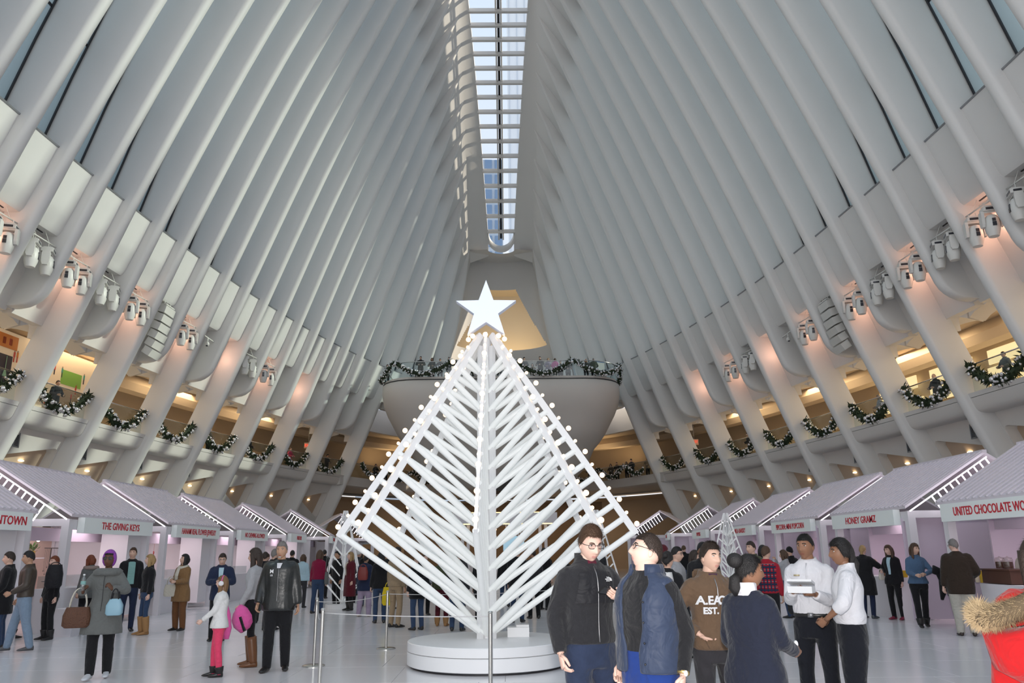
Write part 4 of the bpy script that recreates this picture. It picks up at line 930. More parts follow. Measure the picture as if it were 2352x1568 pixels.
def gauss(v, s): return math.exp(-0.5*(v/s)**2)
def headpt(d, fat=0.0, fem=0.0):
    dx, dy, dz_ = d
    k = max(0.0, -dz_)
    x = 0.0725*dx*(1 - (0.26-0.22*fat)*k**1.5)*(1+0.10*fat*k); z = 0.119*dz_*(1.0 - 0.04*k)
    y = 0.097*dy
    if dy < 0: y *= (1 - 0.42*k**1.4)
    else: y *= (1 - 0.07*k**2)
    if dz_ > 0.55: z *= 1 - 0.04*(dz_-0.55)
    if dy > 0.15:
        f = 0.0; ax = abs(x)
        if -0.047 < z < 0.026:
            if z > -0.030: amp = 0.003 + 0.021*((0.026-z)/0.056)**1.2
            else: amp = 0.024*max(0, (z+0.047)/0.017)**0.8
            f += amp*gauss(x, 0.0085 + 0.006*max(0, min(1, (0.0-z)/0.03)))
        f -= 0.0105*gauss(ax-0.031, 0.015)*gauss(z-0.014, 0.010)
        f += 0.0040*gauss(ax-0.028, 0.020)*gauss(z-0.032, 0.007)
        f += 0.0045*gauss(ax-0.043, 0.016)*gauss(z+0.022, 0.018)
        f += 0.0055*gauss(x, 0.018)*gauss(z+0.0575, 0.0050) + 0.0060*gauss(x, 0.016)*gauss(z+0.0695, 0.0055) - 0.004*gauss(x, 0.020)*gauss(z+0.063, 0.0028)
        f -= 0.0030*gauss(x, 0.02)*gauss(z+0.082, 0.006)
        f += 0.0085*gauss(x, 0.020)*gauss(z+0.100, 0.014)
        y += f*min(1, (dy-0.15)/0.3)
    return Vector((x, y, z))
def head_grid(nt_, np_, fat=0.0):
    rows = []
    for i in range(nt_+1):
        th = pi*i/nt_; row = []
        for j in range(np_):
            t = -pi + 2*pi*j/np_; ph = pi/2 + (t - 0.45*sin(t))
            row.append((sin(th)*cos(ph), sin(th)*sin(ph), cos(th)))
        rows.append(row)
    return rows
def add_head(b, T, lod, fat=0.0):
    nt_, np_ = ((46, 56), (26, 32), (12, 14))[2-lod]
    rows = head_grid(nt_, np_, fat); vs = []; fs = []; ms = []
    for r in rows[1:-1]:
        for d in r: vs.append(headpt(d, fat))
    n = np_; R = nt_-1
    top = len(vs); vs.append(headpt((0,0,1), fat)); vs.append(headpt((0,0,-1), fat))
    for i in range(R-1):
        for j in range(n):
            k = (j+1) % n; fs.append((i*n+j, (i+1)*n+j, (i+1)*n+k, i*n+k))
            c = (vs[i*n+j]+vs[(i+1)*n+k])/2
            lipw = 0.023*(1 - abs(c.z+0.063)/0.03)
            ms.append(1 if (c.y > 0.05 and -0.0755 < c.z < -0.053 and abs(c.x) < lipw and lod > 0) else 0)
    for j in range(n): k = (j+1) % n; fs.append((top, j, k)); ms.append(0); fs.append((top+1, (R-1)*n+k, (R-1)*n+j)); ms.append(0)
    n0 = len(b.v); b.v.extend([tuple(T @ v) for v in vs]); b.f.extend([tuple(q+n0 for q in f) for f in fs]); b.m.extend(ms)
    # ears
    if lod > 0:
        for sx_ in (-1, 1):
            rs = []
            for q, (w, yy) in enumerate(((0.3, 0), (1.0, 0.002), (0.9, 0.010), (0.45, 0.014))):
                ring = []
                for j in range(10):
                    a = 2*pi*j/10; ring.append(T @ Vector((sx_*(0.064+yy), -0.008+0.017*w*cos(a) - yy*0.5, -0.004+0.031*w*sin(a))))
                rs.append(ring if sx_ > 0 else ring[::-1])
            b.rings(rs)

def hand(b, W, d, n, side, curl=0.5, lod=1, sc=1.0, spread=0.0):
    """palm and five fingers. W wrist, d finger direction, n palm normal (fingers curl towards n)"""
    d = Vector(d).normalized(); n = Vector(n); n = (n - d*n.dot(d)).normalized(); x = d.cross(n)*side     # x points to thumb side
    W = Vector(W); ns = 8 if lod > 1 else 6
    def ring(c, w, t, nn=10): return [c + x*(w*cos(2*pi*j/nn)) + n*(t*sin(2*pi*j/nn)) for j in range(nn)]
    rs = [ring(W - d*0.02*sc, 0.024*sc, 0.020*sc), ring(W + d*0.01*sc, 0.027*sc, 0.018*sc), ring(W + d*0.045*sc, 0.038*sc, 0.017*sc), ring(W + d*0.085*sc, 0.040*sc, 0.013*sc), ring(W + d*0.098*sc, 0.034*sc, 0.009*sc)]
    if side < 0: rs = [r[::-1] for r in rs]
    b.rings(rs)
    for k, (off, L) in enumerate(((0.029, 0.070), (0.010, 0.078), (-0.010, 0.073), (-0.029, 0.058))):
        p = W + d*0.088*sc + x*off*sc; dirv = (d + x*off*spread*8).normalized(); pts = [p - dirv*0.012*sc]; a = 0.12+0.06*k
        for seg, f in enumerate((0.46, 0.30, 0.24)):
            a += curl*(0.75 if seg == 0 else 1.0); dd = dirv*cos(a) + n*sin(a)
            pts.append(pts[-1] + dd*L*f*sc*(1.25 if seg == 0 else 1))
        b.tube(pts, [0.0095*sc, 0.0092*sc, 0.0082*sc, 0.0062*sc], ns)
    p = W + d*0.025*sc + x*0.026*sc; c = min(curl, 0.9)
    d1 = (d*0.72 + x*(0.68-0.45*c) + n*(0.15+0.5*c)).normalized(); d2 = (d*0.9 + x*(0.2-0.5*c) + n*(0.1+0.5*c)).normalized()
    b.tube([p - d1*0.012*sc, p + d1*0.04*sc, p + d1*0.04*sc + d2*0.028*sc, p + d1*0.04*sc + d2*0.048*sc], [0.0125*sc, 0.0115*sc, 0.0098*sc, 0.0070*sc], ns)

def ik(S, T, l1, l2, pole):
    S, T = Vector(S), Vector(T); d = T - S; D = d.length; mx_ = (l1+l2)*0.998
    if D > mx_: T = S + d*(mx_/D); d = T - S; D = mx_
    u = d/D; a = (l1*l1 - l2*l2 + D*D)/(2*D); h = sqrt(max(0, l1*l1 - a*a)); p = Vector(pole); p = p - u*p.dot(u)
    p = p.normalized() if p.length > 1e-5 else u.orthogonal().normalized()
    return S + u*a + p*h, T

TORSO_M = [(0.78,.168,.115), (0.86,.170,.118), (0.94,.164,.115), (1.02,.154,.108), (1.10,.148,.106), (1.20,.156,.112), (1.30,.168,.118), (1.38,.172,.112), (1.43,.155,.096), (1.475,.115,.078), (1.51,.068,.066), (1.55,.058,.060)]
TORSO_F = [(0.78,.178,.118), (0.86,.184,.124), (0.94,.178,.120), (1.02,.150,.105), (1.10,.136,.098), (1.20,.148,.108), (1.29,.160,.126), (1.37,.164,.108), (1.43,.148,.088), (1.475,.100,.070), (1.51,.058,.058), (1.55,.050,.053)]

class Person:
    def __init__(p, loc, h, H=1.75, fem=False, fat=0.0, lod=1, label='', group='people in the hall', z0=0.0, tone='fair', lean=0.0, side_lean=0.0, feet=None, hands=None, elbows=None, head=(0,0,0), palms=None, curls=(0.5,0.5), twist=0.0, name='person', headfat=0.0, hdir=None):
        p.root = empty(name, (loc[0], loc[1], z0), radians(h)+pi, label, 'person', group)
        p.s = H/1.75; p.fem = fem; p.fat = fat; p.lod = lod; p.sk = skin(tone); p.hf = headfat
        s = p.s; tab = TORSO_F if fem else TORSO_M
        p.tab = tab; sw = 0.140 if fem else 0.160
        p.lean, p.sl = lean, side_lean
        piv = Vector((0,0,0.93))
        p.RT = Matrix.Translation(piv) @ Matrix.Rotation(-lean, 4, 'X') @ Matrix.Rotation(side_lean, 4, 'Y') @ Matrix.Rotation(twist, 4, 'Z') @ Matrix.Translation(-piv)
        U = lambda v: (p.RT @ Vector(v))
        p.U = U
        p.sh = {1: U((sw+0.25*fat*0.1, -0.005, 1.40)), -1: U((-sw-0.25*fat*0.1, -0.005, 1.40))}
        hands = hands or {}; elbows = elbows or {}; p.el = {}; p.wr = {}
        for sd, key in ((1, 'R'), (-1, 'L')):
            t = hands.get(key, (sd*(0.235+0.12*fat), 0.04, 0.86)); e = elbows.get(key, (sd*0.5, -1, -0.1))
            p.el[sd], p.wr[sd] = ik(p.sh[sd], t, 0.285, 0.255, e)
        feet = feet or ((0.11, 0.0, 8), (-0.11, 0.0, -8))
        p.ft = feet; p.kn = {}; p.an = {}; p.hp = {}
        for sd, f in ((1, feet[0]), (-1, feet[1])):
            fz = f[3] if len(f) > 3 else 0.0
            p.hp[sd] = Vector((sd*0.092, 0, 0.92)); p.kn[sd], p.an[sd] = ik(p.hp[sd], (f[0], f[1]-0.03, 0.085+fz), 0.425, 0.415, (sd*0.08+0.4*sin(radians(f[2])), 1, 0))
        neck = U((0, 0.005, 1.485))
        p.HM = Matrix.Translation(neck) @ Matrix.Rotation(-head[0], 4, 'Z') @ Matrix.Rotation(head[1], 4, 'X') @ Matrix.Rotation(head[2], 4, 'Y') @ Matrix.Translation((0, 0.022, 0.132))
        p.palms = palms or {}; p.curls = {1: curls[0], -1: curls[1]}; p.hdir = hdir or {}
        p.bare = {}
    # -------- shape helpers in unscaled local space
    def ringdim(p, z, t=0.0, bulk=0.0):
        zs = [q[0] for q in p.tab]; hx = float(np.interp(z, zs, [q[1] for q in p.tab])); hy = float(np.interp(z, zs, [q[2] for q in p.tab]))
        belly = p.fat*gauss(z-1.08, 0.16); k = 1 if z < 1.40 else max(0.15, 1-(z-1.40)/0.08)
        return hx*(1+0.25*p.fat*k) + t*k + 0.07*belly + bulk, hy + t*k + 0.10*belly, hy*0.92 + t*k + 0.03*belly
    def tring(p, z, t, n=24, bulk=0.0, zmin=0.93):
        hx, hf, hb = p.ringdim(z, t, bulk); R = []
        for j in range(n):
            a = 2*pi*j/n; c, s_ = cos(a), sin(a); e = 0.86
            x = hx*math.copysign(abs(c)**e, c); y = (hf if s_ > 0 else hb)*math.copysign(abs(s_)**e, s_)
            v = Vector((x, y, z)); R.append(p.U(v) if z >= 0.93 else v.lerp(p.U(v), max(0, (z-0.6)/0.33)))
        return R
    def front(p, x, z, t, sgn=1):
        """point on the torso surface at height z, offset x"""
        hx, hf, hb = p.ringdim(z, t); q = min(0.995, abs(x)/hx); y = (hf if sgn > 0 else -hb)*(1 - q**(1/0.86*2))**0.43
        v = Vector((x, y, z)); return p.U(v) if z >= 0.93 else v.lerp(p.U(v), max(0, (z-0.6)/0.33))
    def put(p, b, name, m, rem=None, smooth=True, iters=5, parent=None):
        s = p.s; b.v = [(x*s, y*s, z*s) for x, y, z in b.v]
        o = b.build(name, m, parent or p.root, smooth)
        if rem and p.lod > 0:
            md = o.modifiers.new('r', 'REMESH'); md.mode = 'VOXEL'; md.voxel_size = rem*s; md.use_smooth_shade = True
            sm = o.modifiers.new('s', 'SMOOTH'); sm.factor = 0.5; sm.iterations = iters
        return o
    def limb(p, b, pts, rads, n=14):
        """smooth tapering limb through joints"""
        P = [Vector(q) for q in pts]; out = []; rr = []
        for k in range(len(P)-1):
            m = 4
            for q in range(m):
                t = q/m; out.append(P[k].lerp(P[k+1], t)); rr.append(rads[k]+(rads[k+1]-rads[k])*t)
        out.append(P[-1]); rr.append(rads[-1])
        sm = [out[0]] + [(out[k-1]+out[k]*2+out[k+1])/4 for k in range(1, len(out)-1)] + [out[-1]]
        b.tube(sm, rr, n)
    # -------- body
    def body(p, hand_lod=None, sleeves=None):
        b = MB(); lod = p.lod; n = 16 if lod > 1 else 10
        b.rings([p.tring(z, -0.022, 14) for z in (0.80, 0.93, 1.08, 1.2, 1.3, 1.38, 1.43, 1.475)])
        nk = 0.056 if not p.fem else 0.047; nk *= (1+0.25*p.fat+0.2*p.hf)
        hb = p.HM @ Vector((0, -0.012, -0.05))
        p.limb(b, [p.U((0,-0.012,1.40)), p.U((0,-0.008,1.47)), p.HM @ Vector((0,-0.016,-0.085)), hb], [nk*1.35, nk*1.1, nk, nk*0.92], n)
        for sd in (1, -1):
            S, E, W = p.sh[sd], p.el[sd], p.wr[sd]; ar = 0.86 if p.fem else 1.0
            p.limb(b, [S, S.lerp(E, 0.5), E, E.lerp(W, 0.45), W], [0.046*ar, 0.043*ar, 0.037*ar, 0.036*ar, 0.025*ar], 10)
            fd = Vector(p.hdir.get(sd, (W-E).normalized())); pn = p.palms.get(sd, (-sd, 0.25, 0))
            hand(b, W, fd, pn, sd, p.curls[sd], lod, 0.93 if p.fem else 1.0)
            p.limb(b, [p.hp[sd], p.kn[sd], p.an[sd]], [0.075, 0.05, 0.035], 8)
        T = p.HM
        add_head(b, T, lod, p.hf)
        p.bodyo = p.put(b, 'body', p.sk)
        if lod > 0: p.face()
        return p
    def face(p):
        T = p.HM
        for sx_ in (-1, 1):
            b = MB(); R = T.to_3x3(); b.ell(T @ Vector((sx_*0.031, 0.0700, 0.0135)), (0.0130,0.0112,0.0064), 12, 8, R); e = p.put(b, 'eye', EYEW)
            b = MB(); b.ell(T @ Vector((sx_*0.031+getattr(p, 'gaze', 0.0), 0.0768, 0.0135)), (0.0056,0.0048,0.0054), 10, 6, R); p.put(b, 'iris', EYED, parent=e)
            b = MB(); b.tube([T @ Vector((sx_*q, y_, z_)) for q, y_, z_ in ((0.0185, 0.0800, 0.0135), (0.025, 0.0822, 0.0195), (0.033, 0.0810, 0.0200), (0.0435, 0.0740, 0.0135))], [0.0012, 0.0019, 0.0020, 0.0012], 5); p.put(b, 'lash_line', EYED, parent=e)
    def brows(p, m, thick=0.0042):
        T = p.HM
        for sx_ in (-1, 1):
            b = MB(); b.tube([T @ Vector((sx_*q, y, z)) for q, y, z in ((0.014, 0.0915, 0.0305), (0.026, 0.0895, 0.0350), (0.038, 0.0820, 0.0345), (0.047, 0.0730, 0.0290))], [thick*0.8, thick, thick, thick*0.5], 6, flat=0.8); p.put(b, 'eyebrow', m)
    def glasses(p, sun=False, m=None):
        T = p.HM; g = MB(); m = m or FRAMEM; L = MB()
        w, h_ = (0.029, 0.024) if sun else (0.0245, 0.0165)
        for sx_ in (-1, 1):
            P = [T @ Vector((sx_*0.033 + w*math.copysign(abs(cos(a))**0.7, cos(a)), 0.0965 - abs(sx_*0.033+w*cos(a))*0.12, 0.012 + h_*math.copysign(abs(sin(a))**0.7, sin(a)))) for a in np.linspace(0, 2*pi, 21)]
            g.tube(P, 0.0022, 6); g.tube([T @ Vector((sx_*(0.033+w), 0.092, 0.018)), T @ Vector((sx_*0.078, 0.06, 0.018)), T @ Vector((sx_*0.080, -0.01, 0.016)), T @ Vector((sx_*0.077, -0.03, 0.004))], 0.0022, 5)
            L.add(P[:-1] + [T @ Vector((sx_*0.033, 0.0985, 0.012))], [(j, (j+1) % 20, 20) for j in range(20)])
        g.tube([T @ Vector((x, 0.0985, 0.019)) for x in (-0.010, 0, 0.010)], 0.0022, 6)
        o = p.put(g, 'sunglasses' if sun else 'glasses', m); p.put(L, 'lens', mat('dark_lens', (0.02,0.015,0.012), 0.08) if sun else LENSG, parent=o)
    # -------- hair and headwear
    def cap(p, m, line=0.50, sides=-0.15, nape=-0.55, off=0.009, top=0.0, name='hair', back=0.0, nx=44, front_jag=0.0):
        """hair shell: hairline at face height 'line' (unit), covering sides to 'sides' and back to 'nape'"""
        if p.lod == 2: nt_, np_ = 46, 64
        elif p.lod == 1: nt_, np_ = 26, 36
        else: nt_, np_ = 12, 16
        T = p.HM; rows = head_grid(nt_, np_); vs = []; idx = {}; fs = []
        def lim(d):
            a = math.atan2(d[0], d[1]); q = abs(a)/pi      # 0 front, 1 back
            if q < 0.30: l = line + front_jag*sin(a*9)
            elif q < 0.50: l = line + (sides-line)*((q-0.30)/0.20)**1.2
            elif q < 0.62: l = sides
            else: l = sides + (nape-sides)*(q-0.62)/0.38
            return l
        vs = []; fs = []; nr = max(6, int(nt_*0.7))
        for i in range(nr+1):
            for j in range(np_):
                t_ = -pi + 2*pi*j/np_; ph = pi/2 + (t_ - 0.45*sin(t_)); l = lim((cos(ph), sin(ph), 0)); th = math.acos(max(-1, min(1, l)))*max(0.02, i/nr)
                d = (sin(th)*cos(ph), sin(th)*sin(ph), cos(th)); v = headpt(d, p.hf)
                nrm = Vector((d[0]/0.072, d[1]/0.097, d[2]/0.119)).normalized(); edge = min(1.0, (nr-i)/nr*6+0.25) if i < nr else -0.35
                vs.append(T @ (v + nrm*(off*edge + top*max(0, d[2])**2 + back*max(0, -d[1])*max(0, edge))))
        vs.append(T @ (headpt((0,0,1), p.hf) + Vector((0,0,off+top))))
        for i in range(nr):
            for j in range(np_): k = (j+1) % np_; fs.append((i*np_+j, (i+1)*np_+j, (i+1)*np_+k, i*np_+k))
        for j in range(np_): fs.append((len(vs)-1, j, (j+1) % np_))
        b = MB(); b.add(vs, fs)
        if name == 'hair' and p.lod > 0:
            rn = random.Random(len(vs)+int(p.root.location.x*100)); N = 2600 if p.lod > 1 else 420; wd = 0.0011 if p.lod > 1 else 0.0026; R3 = T.to_3x3()
            for q in range(N):
                ph = rn.uniform(0, 2*pi); l = lim((cos(ph), sin(ph), 0)); tl = math.acos(max(-1, min(1, l))); th = tl*sqrt(rn.uniform(0.004, 0.98))
                d = (sin(th)*cos(ph), sin(th)*sin(ph), cos(th)); v = headpt(d, p.hf); nrm = Vector((d[0]/0.072, d[1]/0.097, d[2]/0.119)).normalized()
                dn = Vector((cos(th)*cos(ph), cos(th)*sin(ph), -sin(th))); fl = (dn*0.8 + nrm*rn.uniform(0.15, 0.55) + Vector((rn.uniform(-.35,.35), rn.uniform(-.35,.35), rn.uniform(-.2,.2)))).normalized()
                if th < 0.5: fl = (fl + Vector((0.3, 0.5, 0.2))).normalized()
                edge = min(1.0, (1-th/tl)*6+0.25); r0 = v + nrm*(off*edge*0.8 + top*max(0, d[2])**2 + back*max(0, -d[1])); L = min(off*2.4, 0.026)*rn.uniform(0.7, 1.3); sd = fl.cross(nrm); sd = sd.normalized()*wd if sd.length > 1e-4 else Vector((wd,0,0))
                b.add([T @ (r0-sd), T @ (r0+sd), T @ (r0+fl*L)], [(0,1,2)])
        return p.put(b, name, m)
    def locks(p, m, length=0.30, width=0.085, thick=0.05, fwd=0.0, name='hair_length', taper=0.6, n=7, wave=0.0, start=0.02, spread=1.0):
        """hair falling from the back of the head: length measured down from head centre"""
        T = p.HM; b = MB(); rs = []
        for k in range(n+1):
            t = k/n; z = start + 0.05*(1-t) - t*length; w = width*(0.92 + 0.10*sin(pi*t))*(1 - (1-taper)*t**2)*spread; th = thick*(1 - 0.55*t); yc = -0.048 - 0.030*sin(pi*min(1, t*1.2)) + fwd*t
            c = T @ Vector((0, yc, min(z, 0.06)))
            if z < -0.10: # hangs straight down from the neck
                q = T @ Vector((0, yc, -0.10)); c = q + Vector((0, 0, (z+0.10)))
            R = T.to_3x3(); ring = []
            for j in range(28):
                a = 2*pi*j/28; g_ = 1 + 0.06*sin(7*a+2*t) + 0.04*sin(13*a-3*t); ring.append(c + R @ Vector((w*cos(a)*g_, th*sin(a)*(1 if sin(a) < 0 else 0.7)*g_ + wave*sin(3*a+5*t), 0)))
            rs.append(ring[::-1])
        b.rings(rs); return p.put(b, name, m)
    def sidelocks(p, m, length=0.25, y0=0.03):
        T = p.HM; b = MB()
        for sx_ in (-1, 1):
            pts = [T @ Vector((sx_*0.055, y0, 0.085)), T @ Vector((sx_*0.083, y0-0.01, 0.03)), T @ Vector((sx_*0.083, y0-0.03, -0.04))]
            q = T @ Vector((sx_*0.080, y0-0.035, -0.09)); pts += [q, q + Vector((0, 0.0, -length*0.5)), q + Vector((-sx_*0.01, 0.02, -length))]
            b.tube(pts, [0.012, 0.020, 0.024, 0.026, 0.026, 0.008], 8, flat=1.6)
        return p.put(b, 'hair_side', m)
    def ball(p, m, c, r, name='hair_bun'):
        b = MB(); b.ell(p.HM @ Vector(c), (r, r*0.95, r*0.9), 14, 10); return p.put(b, name, m)
    def beanie(p, m, name='knit_hat', pom=None):
        o = p.cap(m, 0.34, -0.05, -0.35, 0.014, 0.012, name)
        if pom: b = MB(); b.ell(p.HM @ Vector((0,-0.02,0.15)), (0.028,)*3, 10, 8); p.put(b, 'pompom', pom)
        return o
    # -------- clothes
    def top(p, m, t=0.018, hem=0.93, flare=0.0, name='jacket', rem=None, sleeve=1.0, wrist=None, collar=None, neck_z=1.50, sag=0.0, puff=0.0, cuff=0.0, bulk=0.0):
        b = MB(); n = 26 if p.lod > 1 else 16
        zs = [z for z in (0.42, 0.5, 0.58, 0.66, 0.74, 0.82, 0.88, 0.94, 1.0, 1.06, 1.12, 1.18, 1.24, 1.30, 1.35, 1.39, 1.42, 1.445, 1.47) if z > hem+0.015 and z < neck_z-0.01] + [neck_z]
        rings = [p.tring(hem, t*0.9 + flare, n)]
        for z in zs:
            f = flare*max(0, (1.06-z)/(1.06-hem))**1.1 if z < 1.06 and hem < 1.05 else 0
            w = puff*abs(sin((z-hem)*pi/0.085)) if puff else 0
            rings.append(p.tring(z, t + f + w + sag*gauss(z-hem-0.05, 0.04), n, bulk))
        b.rings(rings)
        wr = wrist if wrist is not None else 0.034 + t*0.6
        for sd in (1, -1):
            if not sleeve: continue
            S, E, W = p.sh[sd], p.el[sd], p.wr[sd]; S2 = S + (p.U((0,0,1.36)) - S)*0.25; f = p.fat*0.03
            a = 0.9 if p.fem else 1.0
            if sleeve >= 0.99:
                end = E.lerp(W, 0.98); pts = [S2, S, S.lerp(E, 0.5), E, E.lerp(end, 0.5), end]; rad = [0.046*a+t, 0.051*a+t+f, 0.047*a+t*0.9+f, 0.043*a+t*0.8+f*0.6, 0.038*a+t*0.8, wr]
            elif sleeve > 0.5:
                end = E.lerp(W, (sleeve-0.5)*2*0.9); pts = [S2, S, S.lerp(E, 0.5), E, end]; rad = [0.046*a+t, 0.051*a+t+f, 0.047*a+t+f, 0.043*a+t+f, 0.040*a+t]
            else:
                end = S.lerp(E, sleeve*2); pts = [S2, S, end]; rad = [0.046*a+t, 0.052*a+t+f, 0.050*a+t+f]
            p.limb(b, pts, rad, 16 if p.lod > 1 else 10)
        if collar:
            h_, r_ = collar; rs = []
            for z, k in ((neck_z-0.045, 1.45), (neck_z-0.01, 1.25), (neck_z+h_*0.6, 1.12), (neck_z+h_, 1.15), (neck_z+h_, 0.95), (neck_z, 0.95)):
                ring = []
                for j in range(20):
                    a = 2*pi*j/20; v = Vector((r_*k*cos(a), r_*k*sin(a)*0.95-0.006 - (0.012 if z > neck_z else 0), z - 0.022*max(0, sin(a)))); ring.append(p.U(v))
                rs.append(ring)
            b.rings(rs)
        if rem is None: rem = 0.011 if p.lod > 1 else 0.020
        return p.put(b, name, m, rem, iters=7 if p.lod > 1 else 3)
    def bottom(p, m, t=0.012, name='trousers', legw=1.0, flarel=0.0, rem=None, waist=1.04, short=None):
        b = MB(); n = 22 if p.lod > 1 else 14
        b.rings([p.tring(z, t, n) for z in (0.80, 0.86, 0.92, 0.98, waist)])
        for sd in (1, -1):
            h_, k, a = p.hp[sd], p.kn[sd], p.an[sd]; f = 1+0.35*p.fat
            end = a if short is None else k.lerp(a, short)
            low = Vector((end.x, end.y, end.z - (0.045 if short is None else 0)))
            p.limb(b, [h_ + Vector((0,0,0.02)), h_.lerp(k, 0.35), k, k.lerp(end, 0.4), low], [(0.090+t)*f, (0.083+t)*f*legw, (0.058+t)*legw*f, (0.058+t)*legw, (0.045+t+flarel)*legw], 14 if p.lod > 1 else 10)
        if rem is None: rem = 0.013 if p.lod > 1 else 0.022
        return p.put(b, name, m, rem, iters=6 if p.lod > 1 else 3)
    def skirt(p, m, hem=0.55, name='skirt'): pass
    def shoes(p, m, sole=None, boot=0.0, heel=0.0, name='shoe', sc=1.0):
        for k, (sd, f) in enumerate(((1, p.ft[0]), (-1, p.ft[1]))):
            fz = f[3] if len(f) > 3 else 0.0
            a = radians(-f[2]); R = Matrix.Rotation(a, 3, 'Z') @ Matrix.Rotation(-0.0 if fz == 0 else -0.5, 3, 'X'); o = Vector((p.an[sd].x, p.an[sd].y, max(0.0, p.an[sd].z-0.085)))
            b = MB(); rs = []
            for y, w, h_, z0 in ((-0.062, 0.020, 0.055, 0.012), (-0.055, 0.034, 0.085, 0.004), (-0.02, 0.038, 0.105, 0.003), (0.03, 0.038, 0.095, 0.003), (0.08, 0.044, 0.070, 0.003), (0.13, 0.046, 0.055, 0.003), (0.175, 0.038, 0.042, 0.006), (0.20, 0.018, 0.028, 0.012)):
                ring = []
                for j in range(10):
                    q = 2*pi*j/10; c, s_ = cos(q), sin(q); ring.append(o + R @ Vector((w*c*sc, y*sc, z0 + heel*max(0, (0.05-y)/0.1) + (h_-z0)*(0.5+0.5*math.copysign(abs(s_)**0.7, s_)))))
                rs.append(ring)
            b.rings(rs)
            if boot:
                top = p.an[sd].lerp(p.kn[sd], boot); p.limb(b, [p.an[sd]-Vector((0,0,0.03)), p.an[sd].lerp(top, 0.4), top], [0.056, 0.071, 0.081])
            sh = p.put(b, 'boot' if boot else name, m)
            if sole:
                b = MB(); rs = []
                for z in (0.0, 0.016):
                    ring = []
                    for j in range(16):
                        q = 2*pi*j/16; ring.append(o + R @ Vector((0.046*sc*cos(q), 0.068+0.135*sc*sin(q), z)))
                    rs.append(ring)
                b.rings(rs); p.put(b, 'sole', sole, parent=sh)
    def hood(p, m, up=False, name='hood', r=0.12):
        b = MB(); rs = []
        if up:
            return p.cap(m, 0.62, -0.80, -0.95, 0.022, 0.01, name)
        for k in range(9):
            a = pi*0.12 + (pi*0.76)*k/8; ring = []
            c = p.U((r*1.02*cos(a)*(-1), -0.035 - 0.075*sin(a), 1.475 + 0.012*sin(a)))
            for j in range(10):
                q = 2*pi*j/10; ring.append(c + Vector((0.022*cos(q)*cos(a), -0.040*cos(q)*sin(a), 0.048*sin(q))))
            rs.append(ring)
        b.rings(rs); return p.put(b, name, m)
    def line(p, m, x0, z0, x1, z1, t, r=0.003, n=10, name='zip', flat=1.0, sgn=1):
        b = MB(); b.tube([p.front(x0+(x1-x0)*k/n, z0+(z1-z0)*k/n, t+0.002, sgn) for k in range(n+1)], r, 6, flat=flat); return p.put(b, name, m)
    def patch(p, m, pts, t, name='panel', off=0.004, parent=None, n=6, sgn=1):
        """quad patch on the torso front, corners (x,z) bl, br, tr, tl"""
        b = MB(); (a, c, d, e) = pts; g = []
        for i in range(n+1):
            for j in range(n+1):
                u, v = j/n, i/n; x = (a[0]*(1-u)+c[0]*u)*(1-v) + (e[0]*(1-u)+d[0]*u)*v; z = (a[1]*(1-u)+c[1]*u)*(1-v) + (e[1]*(1-u)+d[1]*u)*v
                g.append(p.front(x, z, t+off, sgn))
        b.add(g, [(i*(n+1)+j, i*(n+1)+j+1, (i+1)*(n+1)+j+1, (i+1)*(n+1)+j) for i in range(n) for j in range(n)]); return p.put(b, name, m, parent=parent)
    def words(p, body, size, m, x, z, t, name='lettering', off=0.008, sx=1.0, bold=0.0, sgn=1, mirror=-1):
        c = bpy.data.curves.new(name, 'FONT'); c.body = body; c.size = size; c.align_x = 'CENTER'; c.align_y = 'CENTER'; c.extrude = 0.001; c.offset = bold; c.resolution_u = 3
        t_ = bpy.data.objects.new('tmp', c); me = bpy.data.meshes.new_from_object(t_); bpy.data.objects.remove(t_); me.materials.clear()
        for v in me.vertices:
            q = p.front(x + mirror*v.co.x*sx, z + v.co.y, t + off + v.co.z, sgn)*p.s; v.co = q
        if mirror < 0: me.flip_normals()
        return obj(name, me, m, p.root)
    def world(p, v): 
        return Matrix.Translation(p.root.location) @ Matrix.Rotation(p.root.rotation_euler[2], 4, 'Z') @ (Vector(v)*p.s)
    def pos(p, v): return p.world(v)
# ---------------------------------------------------------------- foreground group
# man in black fleece looking at a phone
BLKF = cloth('black_fleece', (0.020,0.020,0.023), 0.35, bscale=220, noise=0.25); DENIM = cloth('dark_denim', (0.022,0.032,0.065), 0.35, bscale=14, noise=0.25, nscale=14)
BLKN = cloth('black_nylon', (0.012,0.012,0.015), 0.25, rough=0.6); MAROON = cloth('maroon_knit', (0.09,0.01,0.025)); SILVERZ = mat('zip_metal', (0.35,0.35,0.36), 0.35, 0.8)
SHOEB = mat('black_leather', (0.015,0.014,0.014), 0.35); SOLEW = mat('white_sole', (0.7,0.7,0.7), 0.6); WHITEP = mat('print_white', (0.75,0.75,0.76), 0.6)
p = Person((0.985, 6.05), 24, 1.845, lod=2, label='man in black fleece jacket and glasses looking down at a phone', tone='pale', head=(0.05, -0.28, 0.0), hands={'L': (-0.13, 0.26, 1.26), 'R': (0.235, 0.02, 0.90)}, elbows={'L': (-0.7, -0.5, -0.6), 'R': (0.3, -1, 0)}, palms={-1: (-0.05, -0.55, 0.8)}, hdir={-1: (0.88, 0.20, 0.12)}, curls=(0.55, 0.35), group='people in the foreground')
p.body().brows(hairmat('brown')); p.glasses(); p.cap(hairmat('brown'), 0.60, -0.05, -0.50, 0.010, 0.022)
p.bottom(DENIM, 0.012, 'jeans'); J = p.top(BLKF, 0.020, 0.955, 0.004, 'fleece_jacket', collar=(0.055, 0.072), sag=0.010); p.shoes(SHOEB)
